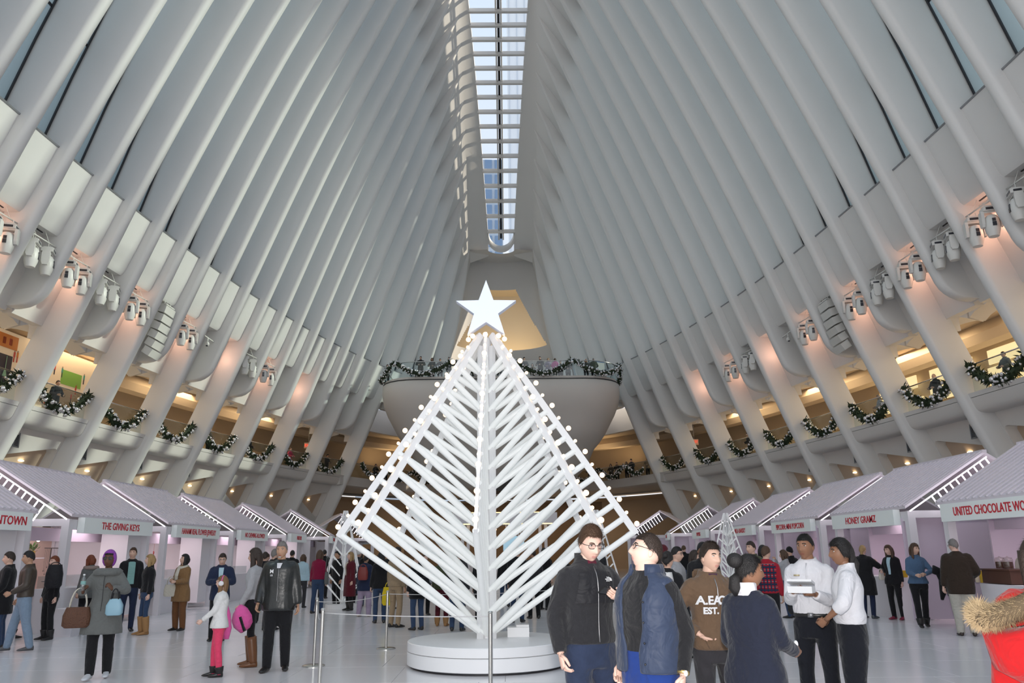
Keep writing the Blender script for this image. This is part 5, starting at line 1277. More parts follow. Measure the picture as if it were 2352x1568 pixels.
p.line(SILVERZ, 0.0, 0.97, 0.0, 1.46, 0.028, 0.0035); p.line(BLKN, -0.055, 1.19, -0.055, 1.33, 0.028, 0.005, name='chest_pocket_zip')
p.patch(BLKN, ((-0.155, 1.22), (-0.005, 1.22), (-0.005, 1.44), (-0.12, 1.42)), 0.026, 'chest_yoke', 0.0045); p.patch(BLKN, ((0.155, 1.22), (0.005, 1.22), (0.005, 1.44), (0.12, 1.42)), 0.026, 'chest_yoke', 0.0045)
# small white half-dome emblem and word on the chest
b = MB(); C = (-0.108, 1.372)
for r0 in (0.010, 0.016, 0.022):
    b.tube([p.front(C[0]-r0*cos(a)+0.010, C[1]-0.010+r0*sin(a), 0.034) for a in np.linspace(0, pi/2, 7)], 0.0024, 5)
p.put(b, 'emblem', WHITEP); p.words('THE\nNORTH\nFACE', 0.011, WHITEP, -0.083, 1.374, 0.027, sx=1.2, bold=0.0004)
b = MB(); 
for z_, w_ in ((1.475, 0.06), (1.50, 0.05)): pass
p.patch(MAROON, ((-0.03, 1.455), (0.03, 1.455), (0.035, 1.50), (-0.035, 1.50)), 0.006, 'shirt_collar', 0.012)
d_ = Vector((0.88, 0.20, 0.12)).normalized(); n_ = Vector((-0.05, -0.55, 0.8)); n_ = (n_ - d_*n_.dot(d_)).normalized(); RW = Matrix.Rotation(p.root.rotation_euler[2], 3, 'Z')
ph = tag(MB().box((0,0,0), (0.145, 0.072, 0.009)).build('phone', mat('phone_black', (0.01,0.01,0.012), 0.2)), 'black smartphone in the hand of the man in fleece', 'phone')
ph.matrix_world = Matrix.Translation(p.pos(p.wr[-1] + d_*0.125 + n_*0.034)) @ (RW @ Matrix((d_, n_.cross(d_), n_)).transposed()).to_4x4()
# man in navy vest
NAVY = cloth('navy_nylon', (0.028,0.040,0.075), 0.30, rough=0.55, bscale=7, noise=0.08); KNIT = cloth('black_knit', (0.013,0.013,0.015), 0.4, bscale=260, noise=0.2); BLUEP = cloth('blue_trousers', (0.012,0.035,0.17), 0.25)
p = Person((1.30, 5.35), -50, 1.77, fat=0.22, headfat=0.9, lod=2, label='heavy-set man in navy padded vest and glasses looking up to the left', tone='pale', head=(0.68, 0.30, 0.05), hands={'L': (-0.245, -0.01, 0.90), 'R': (0.22, 0.02, 0.92)}, elbows={'L': (-0.15, -1, 0), 'R': (0.15, -1, 0)}, palms={-1: (0.8, 0.3, 0)}, curls=(0.5, 0.6), group='people in the foreground')
p.body().brows(hairmat('black')); p.glasses(); p.cap(hairmat('dark'), 0.52, 0.10, -0.50, 0.007, 0.004)
p.bottom(BLUEP, 0.015, 'trousers'); p.top(KNIT, 0.012, 0.865, 0.0, 'jumper', collar=(0.035, 0.076)); p.shoes(SHOEB)
def vest(p, m, t, hem, gap=0.33, name='vest', lin=None):
    b = MB(); zs = [hem, hem+0.03, hem+0.12, hem+0.14, hem+0.24, hem+0.26, hem+0.36, hem+0.38, 1.30, 1.36, 1.41, 1.45, 1.48, 1.51]; rs = []; n = 40
    for q, z in enumerate(zs):
        tt = t + (0.012 if q % 2 == 0 else 0.0) if z < 1.32 else t; g = gap*(0.55 if z < 1.1 else 1.0) + (0.25 if z > 1.40 else 0)
        hx, hf, hb = p.ringdim(z, tt, 0.0); R = []
        for j in range(n+1):
            a = pi/2 + g + (2*pi-2*g)*j/n; c, s_ = cos(a), sin(a); e = 0.86
            v = Vector((hx*math.copysign(abs(c)**e, c), (hf if s_ > 0 else hb)*math.copysign(abs(s_)**e, s_), z)); R.append(p.U(v))
        rs.append(R)
    b.rings(rs, cap=False, closed=False); o = p.put(b, name, m); md = o.modifiers.new('t', 'SOLIDIFY'); md.thickness = 0.022; md.offset = 0.3
    s2 = o.modifiers.new('b', 'SUBSURF'); s2.levels = 1; s2.render_levels = 1
    return o
vest(p, NAVY, 0.022, 0.90)
for sd in (1, -1):   # shoulder caps and turned-down collar of the vest
    b = MB(); S = p.sh[sd]; b.ell(S + Vector((-sd*0.03, 0, 0.015)), (0.075, 0.075, 0.060), 16, 10); p.put(b, 'shoulder_panel', NAVY)
b = MB(); rs = []
for k in range(15):
    a = pi/2+0.55 + (2*pi-1.1)*k/14; rs.append([p.U((0.095*cos(a)*q, 0.090*sin(a)*q-0.012, z)) for q, z in ((1.0, 1.47), (1.05, 1.545), (1.16, 1.54), (1.35, 1.475))])
b.rings(rs, cap=True); p.put(b, 'vest_collar', NAVY)
for z in (0.96, 1.08, 1.20, 1.32): b = MB(); b.ell(p.front(-0.105, z, 0.052), (0.007,)*3, 8, 6); p.put(b, 'snap_button', FRAMEM)
b = MB(); W = p.wr[-1]; E = p.el[-1]; d = (W-E).normalized(); R = d.to_track_quat('Z', 'Y').to_matrix()
b.lathe(W - d*0.012, [(0.036,-0.011), (0.039,-0.008), (0.039,0.008), (0.036,0.011)], 18, R); w_ = p.put(b, 'watch', mat('watch_gold', (0.55,0.40,0.16), 0.3, 0.8))
b = MB(); b.ell(W - d*0.012 + Vector((-0.034,0.018,0)), (0.010,0.017,0.018), 14, 8); p.put(b, 'watch_face', mat('watch_white', (0.8,0.8,0.78), 0.2), parent=w_)
# man in brown hoodie
BRN = cloth('brown_fleece', (0.125,0.078,0.048), 0.4, bscale=30, noise=0.12); CHAR = cloth('charcoal_denim', (0.030,0.028,0.032), 0.35, noise=0.25, nscale=14); PURP = cloth('plum_tee', (0.05,0.02,0.05))
p = Person((2.05, 6.70), 10, 1.71, lod=2, label='smiling young man in brown printed hoodie glancing to the right', tone='fair', head=(-0.28, 0.02, -0.04), hands={'R': (0.165, 0.085, 1.03), 'L': (-0.165, 0.085, 1.03)}, elbows={'R': (0.9, -0.8, 0), 'L': (-0.9, -0.8, 0)}, curls=(0.5, 0.5), group='people in the foreground', hdir={1: (-0.8, 0.0, -0.5), -1: (0.8, 0.0, -0.5)})
p.gaze = -0.003
p.body().brows(hairmat('black'), 0.0048); p.cap(hairmat('dark'), 0.58, -0.02, -0.50, 0.010, 0.016)
p.bottom(CHAR, 0.010, 'jeans', legw=0.95); p.top(BRN, 0.020, 0.90, 0.0, 'hoodie', collar=(0.03, 0.080), sag=0.012); p.hood(BRN); p.shoes(SHOEB)
p.line(SILVERZ, 0.0, 1.24, 0.0, 1.46, 0.026, 0.0045); p.line(cloth('brown_seam', (0.09,0.055,0.033)), 0.10, 0.92, 0.17, 1.10, 0.026, 0.004, name='pocket_edge'); p.line(cloth('brown_seam', (0.09,0.055,0.033)), -0.10, 0.92, -0.17, 1.10, 0.026, 0.004, name='pocket_edge')
APP = mat('applique_white', (0.62,0.62,0.64), 0.8)
p.words('A.EA', 0.092, APP, 0.077, 1.285, 0.026, bold=0.003); p.words('GLE', 0.092, APP, -0.072, 1.285, 0.026, bold=0.003); p.words('EST.', 0.070, APP, 0.066, 1.205, 0.026, bold=0.003); p.words('1977', 0.055, APP, -0.065, 1.210, 0.026, bold=0.002)
p.patch(PURP, ((-0.025, 1.452), (0.025, 1.452), (0.04, 1.495), (-0.04, 1.495)), 0.004, 'tee_collar', 0.014)
# woman in navy blazer, seen from behind in profile
BLZ = cloth('navy_wool', (0.016,0.019,0.034), 0.25, bscale=20); SHIRTW = cloth('white_shirt', (0.70,0.69,0.72), 0.30, bscale=6, noise=0.03)
p = Person((2.04, 5.62), 128, 1.62, fem=True, fat=0.25, lod=2, label='woman in navy blazer with afro puff turned to the right', tone='brown', head=(0.55, 0.0, 0.0), hands={'R': (0.12, 0.34, 1.05), 'L': (-0.18, 0.24, 1.02)}, elbows={'R': (0.35, -0.9, -0.3), 'L': (-0.35, -0.9, -0.3)}, palms={1: (-0.7, 0, 0.6), -1: (0.7, 0, 0.6)}, curls=(0.9, 0.8), group='people in the foreground')
p.body().brows(hairmat('black')); p.cap(hairmat('black'), 0.55, -0.10, -0.62, 0.012, 0.004); H = hairmat('black')
p.ball(H, (0.02, -0.115, 0.085), 0.062); b = MB(); b.tube([p.HM @ Vector(q) for q in ((0,-0.085,-0.02), (0,-0.115,-0.05), (0.0,-0.12,-0.11), (0,-0.10,-0.16))], [0.03,0.045,0.05,0.03], 12); p.put(b, 'ponytail', H)
p.bottom(BLZ, 0.012, 'trousers'); p.top(BLZ, 0.022, 0.83, 0.020, 'blazer', collar=None, neck_z=1.49); p.shoes(SHOEB)
b = MB(); rs = []
for z, k in ((1.455, 1.30), (1.50, 1.12), (1.545, 1.10), (1.545, 0.98), (1.46, 0.98)): rs.append([p.U((0.064*k*cos(2*pi*j/18), 0.066*k*sin(2*pi*j/18)-0.01, z - 0.02*max(0, sin(2*pi*j/18)))) for j in range(18)])
b.rings(rs); p.put(b, 'shirt_collar', SHIRTW)
b = MB(); b.ell((0,0,0), (0.018,0.018,0.028), 8, 6); o = tag(p.put(b, 'sweet', WHITEP), None); o.parent = None; o.name = 'wrapped_sweet'; o.location = p.pos((0.09, 0.415, 1.09)); tag(o, 'small wrapped sweet held by the woman in the navy blazer', 'sweet')
# man in white shirt holding a box
BLKT = cloth('black_trousers', (0.010,0.011,0.016), 0.25)
p = Person((3.36, 8.02), -32, 1.80, lod=2, label='man in white shirt and black belt holding a white box', tone='brown', head=(0.25, 0.0, 0.0), hands={'R': (0.10, 0.30, 1.22), 'L': (-0.10, 0.32, 1.20)}, elbows={'R': (0.35, -0.9, -0.4), 'L': (-0.35, -0.9, -0.4)}, palms={1: (-0.3, 0, 0.9), -1: (0.3, 0, 0.9)}, hdir={1: (-0.7, 0.7, 0), -1: (0.7, 0.7, 0)}, curls=(0.5, 0.45), feet=((0.13, -0.05, 15), (-0.13, 0.06, -12)), group='people in the foreground')
p.body().brows(hairmat('black')); p.cap(hairmat('black'), 0.50, 0.02, -0.48, 0.006, 0.004)
p.bottom(BLKT, 0.012, 'trousers'); p.top(SHIRTW, 0.020, 1.00, 0.0, 'shirt', collar=(0.030, 0.068), sag=0.012); p.shoes(SHOEB)
b = MB(); b.rings([p.tring(z, q, 26) for z, q in ((0.985, 0.018), (0.985, 0.022), (1.025, 0.022), (1.025, 0.018))]); bl = p.put(b, 'belt', SHOEB); b = MB(); b.box(p.front(0, 1.005, 0.026), (0.05,0.006,0.04)); p.put(b, 'buckle', SILVERZ, parent=bl)
p.line(SHIRTW, 0, 1.03, 0, 1.47, 0.021, 0.006, name='placket', flat=0.4); b = MB(); b.box(p.front(0.09, 1.36, 0.024), (0.055,0.006,0.014)); p.put(b, 'name_badge', mat('badge_gold', (0.6,0.5,0.3), 0.4, 0.5))
e = empty('gift_box', p.pos((0.0, 0.40, 1.245)), p.root.rotation_euler[2], 'white open box in the hands of the man in white shirt', 'box')
b = MB(); b.box((0,0,0.0), (0.22,0.15,0.06)); b.build('tray', WHITEP, e); b = MB(); b.box((0,-0.01,0.065), (0.22,0.15,0.02), Matrix.Rotation(0.25, 3, 'X')); b.build('lid', WHITEP, e)
# woman in white shirt, back to the camera
p = Person((3.55, 7.60), 248, 1.74, fem=True, fat=0.15, lod=2, label='woman in white shirt and black trousers facing left, hand at her hip', tone='brown', head=(-0.3, 0.0, 0.0), hands={'L': (-0.20, 0.22, 1.03), 'R': (0.22, 0.20, 1.02)}, elbows={'L': (-0.9, -0.5, 0), 'R': (0.9, -0.5, 0)}, curls=(0.7, 0.7), group='people in the foreground')
p.body().brows(hairmat('black')); p.cap(hairmat('black'), 0.50, -0.35, -0.70, 0.016, 0.012); p.locks(hairmat('black'), 0.20, 0.075, 0.055); b = MB(); b.tube([p.HM @ Vector(q) for q in ((0,-0.10,-0.04), (0.01,-0.125,-0.10), (0.01,-0.11,-0.20), (0,-0.09,-0.30))], [0.03,0.035,0.03,0.012], 12); p.put(b, 'ponytail', hairmat('black'))
p.bottom(BLKT, 0.014, 'trousers', legw=1.25, flarel=0.02); p.top(SHIRTW, 0.022, 0.99, 0.0, 'shirt', collar=(0.03, 0.064), sag=0.018, sleeve=0.72); p.shoes(SHOEB)
# person in red coat with fur-trimmed hood, cut by the picture edge
REDC = cloth('red_coat', (0.42,0.010,0.012), 0.3); 
p = Person((3.09, 4.10), 160, 1.70, fem=True, fat=0.3, lod=2, label='dark-haired person in red coat with fur-trimmed hood at the right edge', tone='fair', head=(0.2, -0.05, 0), group='people in the foreground')
p.body(); p.cap(hairmat('dark'), 0.5, -0.5, -0.8, 0.018, 0.008); p.locks(hairmat('dark'), 0.34, 0.10, 0.06); p.bottom(BLKT); p.top(REDC, 0.045, 0.60, 0.03, 'coat'); p.shoes(SHOEB)
b = MB(); rs = []; hp = []
for k in range(17):
    a = pi*(1.12 - 1.24*k/16)   # ring round the shoulders, hanging behind
    c = p.U((0.33*cos(a), -0.04-0.20*sin(a), 1.555-0.05*sin(a)+0.62*0.33*cos(a))); hp.append(c)
b.tube(hp, [0.03]+[0.052]*15+[0.03], 12); fr = p.put(b, 'hood_fur', mat('fur_core', (0.10,0.07,0.04), 0.9))
rnd = random.Random(4); FURM = mat('fur_hair', (0.42,0.31,0.18), 0.8, noise=0.5, nscale=40); b = MB()
for k in range(9500):
    t = rnd.uniform(0, 15.99); i_ = int(t); c = hp[i_].lerp(hp[i_+1], t-i_); tg = (hp[i_+1]-hp[i_]).normalized(); o_ = Matrix.Rotation(rnd.uniform(0, 2*pi), 3, tg) @ tg.orthogonal().normalized()
    d = (o_ + tg*rnd.uniform(-0.5, 0.5) + Vector((0,0,-0.25))).normalized(); r0 = c + o_*0.042; L = rnd.uniform(0.02, 0.05); sd = d.cross(tg).normalized()*0.0022
    b.add([r0-sd, r0+sd, r0 + d*L], [(0,1,2)])
o = p.put(b, 'fur_strands', FURM, parent=fr); tag(o, kind='stuff')
b = MB(); rs = []
for q, dz_ in ((0.80, 0.02), (1.0, -0.02), (0.92, -0.16), (0.45, -0.24)): rs.append([p.U((0.31*cos(pi*(1.1-1.2*k/16))*q, -0.05-0.19*sin(pi*(1.1-1.2*k/16))*q, 1.44+dz_-0.07*sin(pi*(1.1-1.2*k/16))+0.16*cos(pi*(1.1-1.2*k/16)))) for k in range(17)])
b.rings(rs, cap=False, closed=False); p.put(b, 'hood', REDC).modifiers.new('t', 'SOLIDIFY').thickness = 0.02
# ---------------------------------------------------------------- shoppers in the middle distance
CC = {'black': (0.012,0.012,0.014), 'charcoal': (0.04,0.04,0.045), 'grey': (0.135,0.14,0.135), 'lightgrey': (0.38,0.38,0.40), 'navy': (0.018,0.026,0.06), 'jeans': (0.035,0.060,0.12), 'lightjeans': (0.20,0.27,0.36), 'denim': (0.075,0.13,0.22), 'brown': (0.10,0.065,0.04), 'leather': (0.075,0.055,0.040), 'camel': (0.24,0.135,0.06), 'tan': (0.33,0.24,0.15), 'cream': (0.60,0.56,0.48), 'white': (0.70,0.69,0.68), 'pink': (0.75,0.12,0.38), 'coral': (0.72,0.06,0.14), 'red': (0.33,0.015,0.03), 'crimson': (0.22,0.010,0.045), 'maroon': (0.10,0.012,0.020), 'purple': (0.26,0.06,0.36), 'teal': (0.22,0.40,0.38), 'lightblue': (0.42,0.58,0.66), 'blue': (0.03,0.08,0.35), 'rust': (0.16,0.07,0.03), 'olive': (0.07,0.08,0.04), 'yellow': (0.70,0.52,0.02), 'darkbrown': (0.035,0.024,0.017), 'lilac': (0.35,0.28,0.38), 'stone': (0.45,0.43,0.38)}
def cc(n): return cloth('cloth_'+n, CC[n])
LEATHER = mat('brown_leather', (0.045,0.032,0.022), 0.45, bump=0.3, bscale=12, noise=0.3, nscale=10); BOOTBR = mat('boot_leather', (0.16,0.065,0.025), 0.4, noise=0.2, nscale=12); BOOTTAN = mat('boot_suede', (0.34,0.18,0.07), 0.8)
GLOSSB = mat('black_glossy_leather', (0.014,0.016,0.016), 0.35, bump=0.5, bscale=9, coat=0.2)
def Q(loc, h, H, label, top=('black', 0.02, 0.93, 0.0), bot='black', hair=('short', 'dark'), fem=False, tone='fair', shoe=None, lod=1, fat=0.0, inner=None, collar=(0.03, 0.07), boot=0.0, legw=1.0, topname='jacket', group='shoppers in the hall', **kw):
    p = Person(loc, h, H, fem=fem, fat=fat, lod=lod, label=label, tone=tone, group=group, **kw)
    p.body(); st, hc = hair; hm = hairmat(hc)
    if lod: p.brows(hm)
    if st == 'short': p.cap(hm, 0.52, -0.02, -0.50, 0.009, 0.012)
    elif st == 'bald': p.cap(hm, 0.80, 0.15, -0.40, 0.004, 0.0)
    elif st == 'long': p.cap(hm, 0.50, -0.45, -0.75, 0.016, 0.010); p.locks(hm, 0.30, 0.082, 0.055); p.sidelocks(hm, 0.16)
    elif st == 'mid': p.cap(hm, 0.50, -0.60, -0.85, 0.020, 0.010); p.locks(hm, 0.17, 0.088, 0.065); p.sidelocks(hm, 0.06)
    elif st == 'pony': p.cap(hm, 0.52, -0.10, -0.60, 0.010, 0.006); p.locks(hm, 0.24, 0.035, 0.035)
    elif st == 'bun': p.cap(hm, 0.52, -0.05, -0.60, 0.009, 0.005); p.ball(hm, (0, -0.10, 0.07), 0.045)
    elif st == 'beanie': p.beanie(cc(hc if hc in CC else 'black'))
    elif st == 'hoodup': p.hood(cc(hc if hc in CC else 'black'), True)
    tm = top[4] if len(top) > 4 else cc(top[0])
    p.bottom(bot if not isinstance(bot, str) else cc(bot), 0.010, legw=legw*(0.82 if boot > 0.5 else 1)); p.tt = top[1]
    p.top(tm, top[1], top[2], top[3], topname, collar=collar)
    if inner: p.patch(cc(inner), ((-0.028, max(top[2]+0.03, 1.05)), (0.028, max(top[2]+0.03, 1.05)), (0.05, 1.45), (-0.05, 1.45)), top[1], 'shirt_front', 0.006)
    p.shoes(shoe or SHOEB, SOLEW if shoe in (None,) and lod > 1 else None, boot)
    return p
def bag(loc, rz, size, m, label, strap=None, cat='bag', name='handbag', taper=0.8):
    e = empty(name, loc, rz, label, cat); w_, d_, h_ = size
    b = MB(); rs = []
    for q, z in ((0.80, 0), (1.0, 0.12*h_), (1.0, 0.6*h_), (taper, h_)): rs.append([(w_/2*q*math.copysign(abs(cos(2*pi*j/18))**0.6, cos(2*pi*j/18)), d_/2*q*math.copysign(abs(sin(2*pi*j/18))**0.6, sin(2*pi*j/18)), z) for j in range(18)])
    b.rings(rs); b.build('body', m, e, smooth=40)
    if strap:
        sh, sm = strap; b = MB()
        for yy in (-d_*0.25, d_*0.25): b.tube([(w_*0.36*taper*cos(pi*k/12)*1.0, yy, h_*0.97 + sh*sin(pi*k/12)) for k in range(13)], 0.008, 6)
        b.build('handles', sm, e, True)
    return e
# --- left foreground
p = Q((-5.34, 11.75), 12, 1.72, 'woman in grey wool coat, purple hood and sunglasses carrying bags', ('grey', 0.035, 0.60, 0.075), 'black', ('short', 'black'), True, 'dark', mat('trainer_white', (0.6,0.62,0.66), 0.5), collar=None, head=(0.05, 0.08, 0), hands={'R': (0.24, 0.24, 1.18), 'L': (-0.14, 0.27, 1.22)}, elbows={'R': (0.7, -0.8, -0.5), 'L': (-0.9, -0.6, -0.5)}, palms={1: (-0.8, 0.2, 0), -1: (0.8, -0.3, 0)}, hdir={1: (-0.1, 0.4, 0.8), -1: (0.5, 0.3, 0.7)}, curls=(0.9, 1.1), feet=((0.06, 0.16, 5), (-0.10, -0.10, -8)), topname='wool_coat', legw=1.15)
p.glasses(True); p.hood(cc('purple'), True)
b = MB(); rs = []
for z, k in ((1.40, 1.9), (1.46, 2.0), (1.50, 1.5), (1.47, 1.1)): rs.append([p.U((0.10*k*cos(2*pi*j/22), 0.085*k*sin(2*pi*j/22)+0.01, z)) for j in range(22)])
b.rings(rs); p.put(b, 'wide_collar', cc('grey')); p.line(cc('charcoal'), 0.0, 0.62, 0.0, 1.40, 0.05, 0.004, name='front_seam')
e = empty('water_bottle', p.pos((0.235, 0.30, 1.20)), 0, 'clear plastic water bottle in the hand of the woman in grey coat', 'bottle')
b = MB(); b.lathe((0,0,0), [(0.030,0), (0.033,0.01), (0.033,0.14), (0.028,0.165), (0.013,0.195), (0.013,0.205)], 14); b.build('body', glass_mat('bottle_plastic', (0.85,0.9,0.92), 0.2), e, True)
b = MB(); b.lathe((0,0,0.205), [(0.015,0), (0.015,0.018), (0,0.019)], 12); b.build('cap', WHITEP, e, 40); b = MB(); b.lathe((0,0,0.085), [(0.0338,0), (0.0338,0.045)], 14); b.build('wrapper', cc('teal'), e)
bag(p.pos((0.30, 0.16, 0.70)), 0.4, (0.36, 0.20, 0.27), mat('woven_brown', (0.10,0.04,0.02), 0.6, bump=0.8, bscale=60, noise=0.4, nscale=60), 'brown woven handbag with cream handles on the arm of the woman in grey', (0.26, cc('cream')))
bag(p.pos((-0.20, 0.26, 0.86)), 0.2, (0.22, 0.13, 0.22), mat('pale_blue_leather', (0.27,0.45,0.55), 0.5), 'pale blue drawstring bag held by the woman in grey coat', (0.14, BLKN), taper=0.6)
# girl, mother, man in black leather
p = Q((-3.70, 11.80), -75, 1.35, 'little girl in white top and coral trousers with fluffy earmuffs', ('white', 0.022, 0.84, 0.03), 'coral', ('long', 'light'), True, 'pale', SHOEB, collar=None, head=(0.2, 0.10, 0), hands={'L': (-0.10, 0.30, 0.98), 'R': (0.22, 0.05, 0.90)}, feet=((0.09, 0.08, 0), (-0.09, -0.04, 0)), boot=0.22, topname='lace_top')
b = MB(); b.tube([p.HM @ Vector((0.092*cos(a), -0.005, 0.005+0.135*sin(a))) for a in np.linspace(0.05, pi-0.05, 15)], 0.009, 8); eb = p.put(b, 'earmuff_band', cc('pink'))
for sx_ in (-1, 1): b = MB(); b.ell(p.HM @ Vector((sx_*0.095, -0.005, 0.0)), (0.026,0.048,0.045), 14, 10); p.put(b, 'earmuff', mat('white_fluff', (0.7,0.68,0.70), 0.9), parent=eb)
b = MB(); b.tube([p.U((0.17, -0.05, 1.30)), p.U((0.21, -0.09, 1.05)), (0.19, -0.12, 0.80), (0.16, -0.12, 0.62)], [0.03, 0.075, 0.085, 0.05], 12); tag(p.put(b, 'jacket_on_arm', cc('pink')), None)
p = Q((-3.55, 12.80), -88, 1.74, 'woman in light grey jumper and brown knee boots holding a pink jacket', ('lightgrey', 0.022, 0.98, 0.0), 'black', ('long', 'dark'), True, 'fair', BOOTBR, collar=None, head=(0.1, 0.0, 0), hands={'L': (-0.20, 0.14, 0.90), 'R': (0.20, 0.12, 0.92)}, boot=0.85, feet=((0.12, 0.05, 5), (-0.12, -0.06, -12)), topname='jumper')
m = MB(); rnd = random.Random(3); rs = []
for k, (x, z, w_) in enumerate(((0.0, 0.30, 0.04), (0.03, 0.24, 0.10), (0.06, 0.14, 0.14), (0.09, 0.04, 0.13), (0.12, -0.04, 0.06))): rs.append([(x+w_*cos(2*pi*j/14)*(1+0.2*sin(3*j)), 0.09*sin(2*pi*j/14), z+0.04*cos(2*pi*j/14)) for j in range(14)])
m.rings(rs); o = tag(m.build('folded_jacket', cc('pink'), None, True, p.pos((-0.20, 0.16, 0.58))), 'pink and black folded jacket in the hand of the woman in grey jumper', 'jacket')
MB().bar((0.06,-0.10,0.16), (0.14,-0.10,-0.04), 0.05, 0.03).build('black_trim', cc('black'), o)
p = Q((-3.02, 12.30), 4, 1.83, 'older man in glossy black leather jacket with fur collar', ('black', 0.040, 0.80, 0.02, GLOSSB), 'black', ('short', 'grey'), False, 'tan', SHOEB, collar=None, head=(0.06, 0.02, 0), hands={'R': (0.27, 0.10, 0.90), 'L': (-0.28, 0.03, 0.84)}, feet=((0.10, 0.10, 10), (-0.12, -0.05, -14)), topname='leather_jacket', legw=1.15, fat=0.1)
b = MB(); b.tube([p.U((0.085*cos(a), 0.075*sin(a)-0.01, 1.485-0.05*max(0, sin(a)))) for a in np.linspace(pi/2+0.25, pi/2-0.25+2*pi, 20)], 0.036, 10); p.put(b, 'fur_collar', mat('black_fur', (0.010,0.009,0.009), 0.9, bump=1.0, bscale=120))
p.line(SILVERZ, 0, 0.82, 0, 1.40, 0.042, 0.0035); p.words('M', 0.075, WHITEP, 0.095, 1.335, 0.044, bold=0.001); p.patch(mat('patch_grey', (0.35,0.35,0.36), 0.6), ((0.075, 1.27), (0.115, 1.27), (0.115, 1.295), (0.075, 1.295)), 0.044, 'badge', 0.006)
p.patch(SHIRTW, ((-0.022, 1.38), (0.022, 1.38), (0.038, 1.45), (-0.038, 1.45)), 0.03, 'shirt_collar', 0.018)
b = MB(); b.tube([p.HM @ Vector((q*0.016, 0.089, -0.088)) for q in (-1, 0, 1)], 0.010, 6); p.put(b, 'goatee', hairmat('white'))
# left edge men
Q((-9.02, 15.45), -70, 1.74, 'bearded young man in long black coat at the left picture edge', ('black', 0.028, 0.62, 0.02), 'jeans', ('short', 'dark'), False, 'fair', inner='cream', head=(0, 0, 0), hands={'L': (-0.2, 0.2, 0.95)})
Q((-8.38, 15.0), -62, 1.75, 'man in brown leather jacket and pale jeans stepping left', ('leather', 0.030, 0.93, 0.0, LEATHER), 'lightjeans', ('short', 'black'), False, 'tan', mat('grey_shoe', (0.08,0.08,0.085), 0.5), head=(0.1, -0.05, 0), hands={'L': (-0.20, 0.22, 1.02), 'R': (0.24, 0.10, 0.9)}, feet=((0.13, 0.22, 5), (-0.10, -0.16, -5)), legw=1.15, topname='leather_jacket')
p = Q((-9.05, 17.05), -30, 1.66, 'woman with black backpack behind the man in leather jacket', ('black', 0.022, 0.85, 0.0), 'black', ('pony', 'red'), True, 'pale', SHOEB, boot=0.3)
o = bag((-8.86, 16.72, 1.02), 0.5, (0.32, 0.24, 0.46), BLKN, 'black backpack left of The Giving Keys stall post', (0.06, BLKN), 'backpack', 'backpack', 0.75)
Q((-9.98, 17.45), 140, 1.62, 'woman in denim jacket with dark hair at The Giving Keys stall', ('denim', 0.020, 0.98, 0.0), 'charcoal', ('long', 'dark'), True, boot=0.3)
p = Q((-9.28, 18.95), 245, 1.66, 'shopper in grey parka with fur hood facing The Giving Keys counter', ('grey', 0.035, 0.75, 0.01), 'black', ('mid', 'red'), True)
b = MB(); b.tube([p.U((0.16*cos(a), -0.02-0.10*sin(a), 1.455)) for a in np.linspace(-0.2, pi+0.2, 14)], 0.045, 10); p.put(b, 'fur_trim', mat('pale_fur', (0.36,0.28,0.25), 0.9, bump=1.0, bscale=80))
p = Q((-8.22, 18.70), 28, 1.82, 'man in dark jacket over teal shirt gazing up beside the blonde woman', ('black', 0.030, 0.90, 0.0), 'navy', ('short', 'brown'), False, 'fair', head=(0.3, 0.15, 0), inner='teal')
p.patch(cc('teal'), ((-0.07, 0.98), (0.07, 0.98), (0.07, 1.44), (-0.07, 1.44)), 0.030, 'open_shirt', 0.008)
p = Q((-7.45, 17.90), -48, 1.66, 'blonde woman in black jacket, jeans and tan knee boots', ('black', 0.026, 0.92, 0.0), 'jeans', ('mid', 'blond'), True, 'pale', BOOTTAN, boot=0.75, head=(0.3, 0.12, 0), feet=((0.09, 0.05, 0), (-0.09, 0, 0)))
p = Q((-7.05, 18.75), -22, 1.66, 'woman in camel coat and cream scarf looking up with phone', ('camel', 0.032, 0.66, 0.03), 'rust', ('mid', 'black'), True, 'fair', SHOEB, head=(0.45, 0.25, 0), hands={'R': (0.08, 0.27, 1.15), 'L': (-0.06, 0.28, 1.12)}, elbows={'R': (0.6, -0.9, -0.5), 'L': (-0.6, -0.9, -0.5)}, curls=(0.9, 0.9), legw=1.2)
b = MB(); b.tube([p.U((0.10*cos(a), 0.085*sin(a), 1.46-0.03*max(0, sin(a)))) for a in np.linspace(0, 2*pi, 20)], 0.042, 10); b.tube([p.U((0.03, 0.11, 1.42)), p.U((0.04, 0.165, 1.28)), p.U((0.04, 0.165, 1.12))], [0.05, 0.055, 0.05], 10, flat=0.5); p.put(b, 'scarf', cc('cream'))
bag(p.pos((0.16, 0.20, 0.78)), 0.3, (0.26, 0.10, 0.26), cc('cream'), 'cream tote bag of the woman in camel coat', (0.18, cc('cream')))
p = Q((-5.38, 16.5), 15, 1.68, 'man with glasses in dark jacket and checked shirt using a phone', ('navy', 0.035, 0.80, 0.0), 'black', ('short', 'dark'), False, 'fair', inner='lightblue', head=(0, -0.2, 0), hands={'R': (0.05, 0.27, 1.18), 'L': (-0.07, 0.27, 1.17)}, elbows={'R': (0.9, -0.6, -0.4), 'L': (-0.9, -0.6, -0.4)}, curls=(0.9, 0.9)); p.glasses()
Q((-4.95, 18.6), 170, 1.76, 'man in black jacket seen from behind, right of the woman in jumper', ('black', 0.035, 0.80, 0.0), 'charcoal', ('short', 'grey'))
Q((-5.75, 20.6), 190, 1.70, 'dark-haired shopper seen from behind near the No Chewing stall', ('black', 0.03, 0.85, 0.0), 'black', ('short', 'dark'))
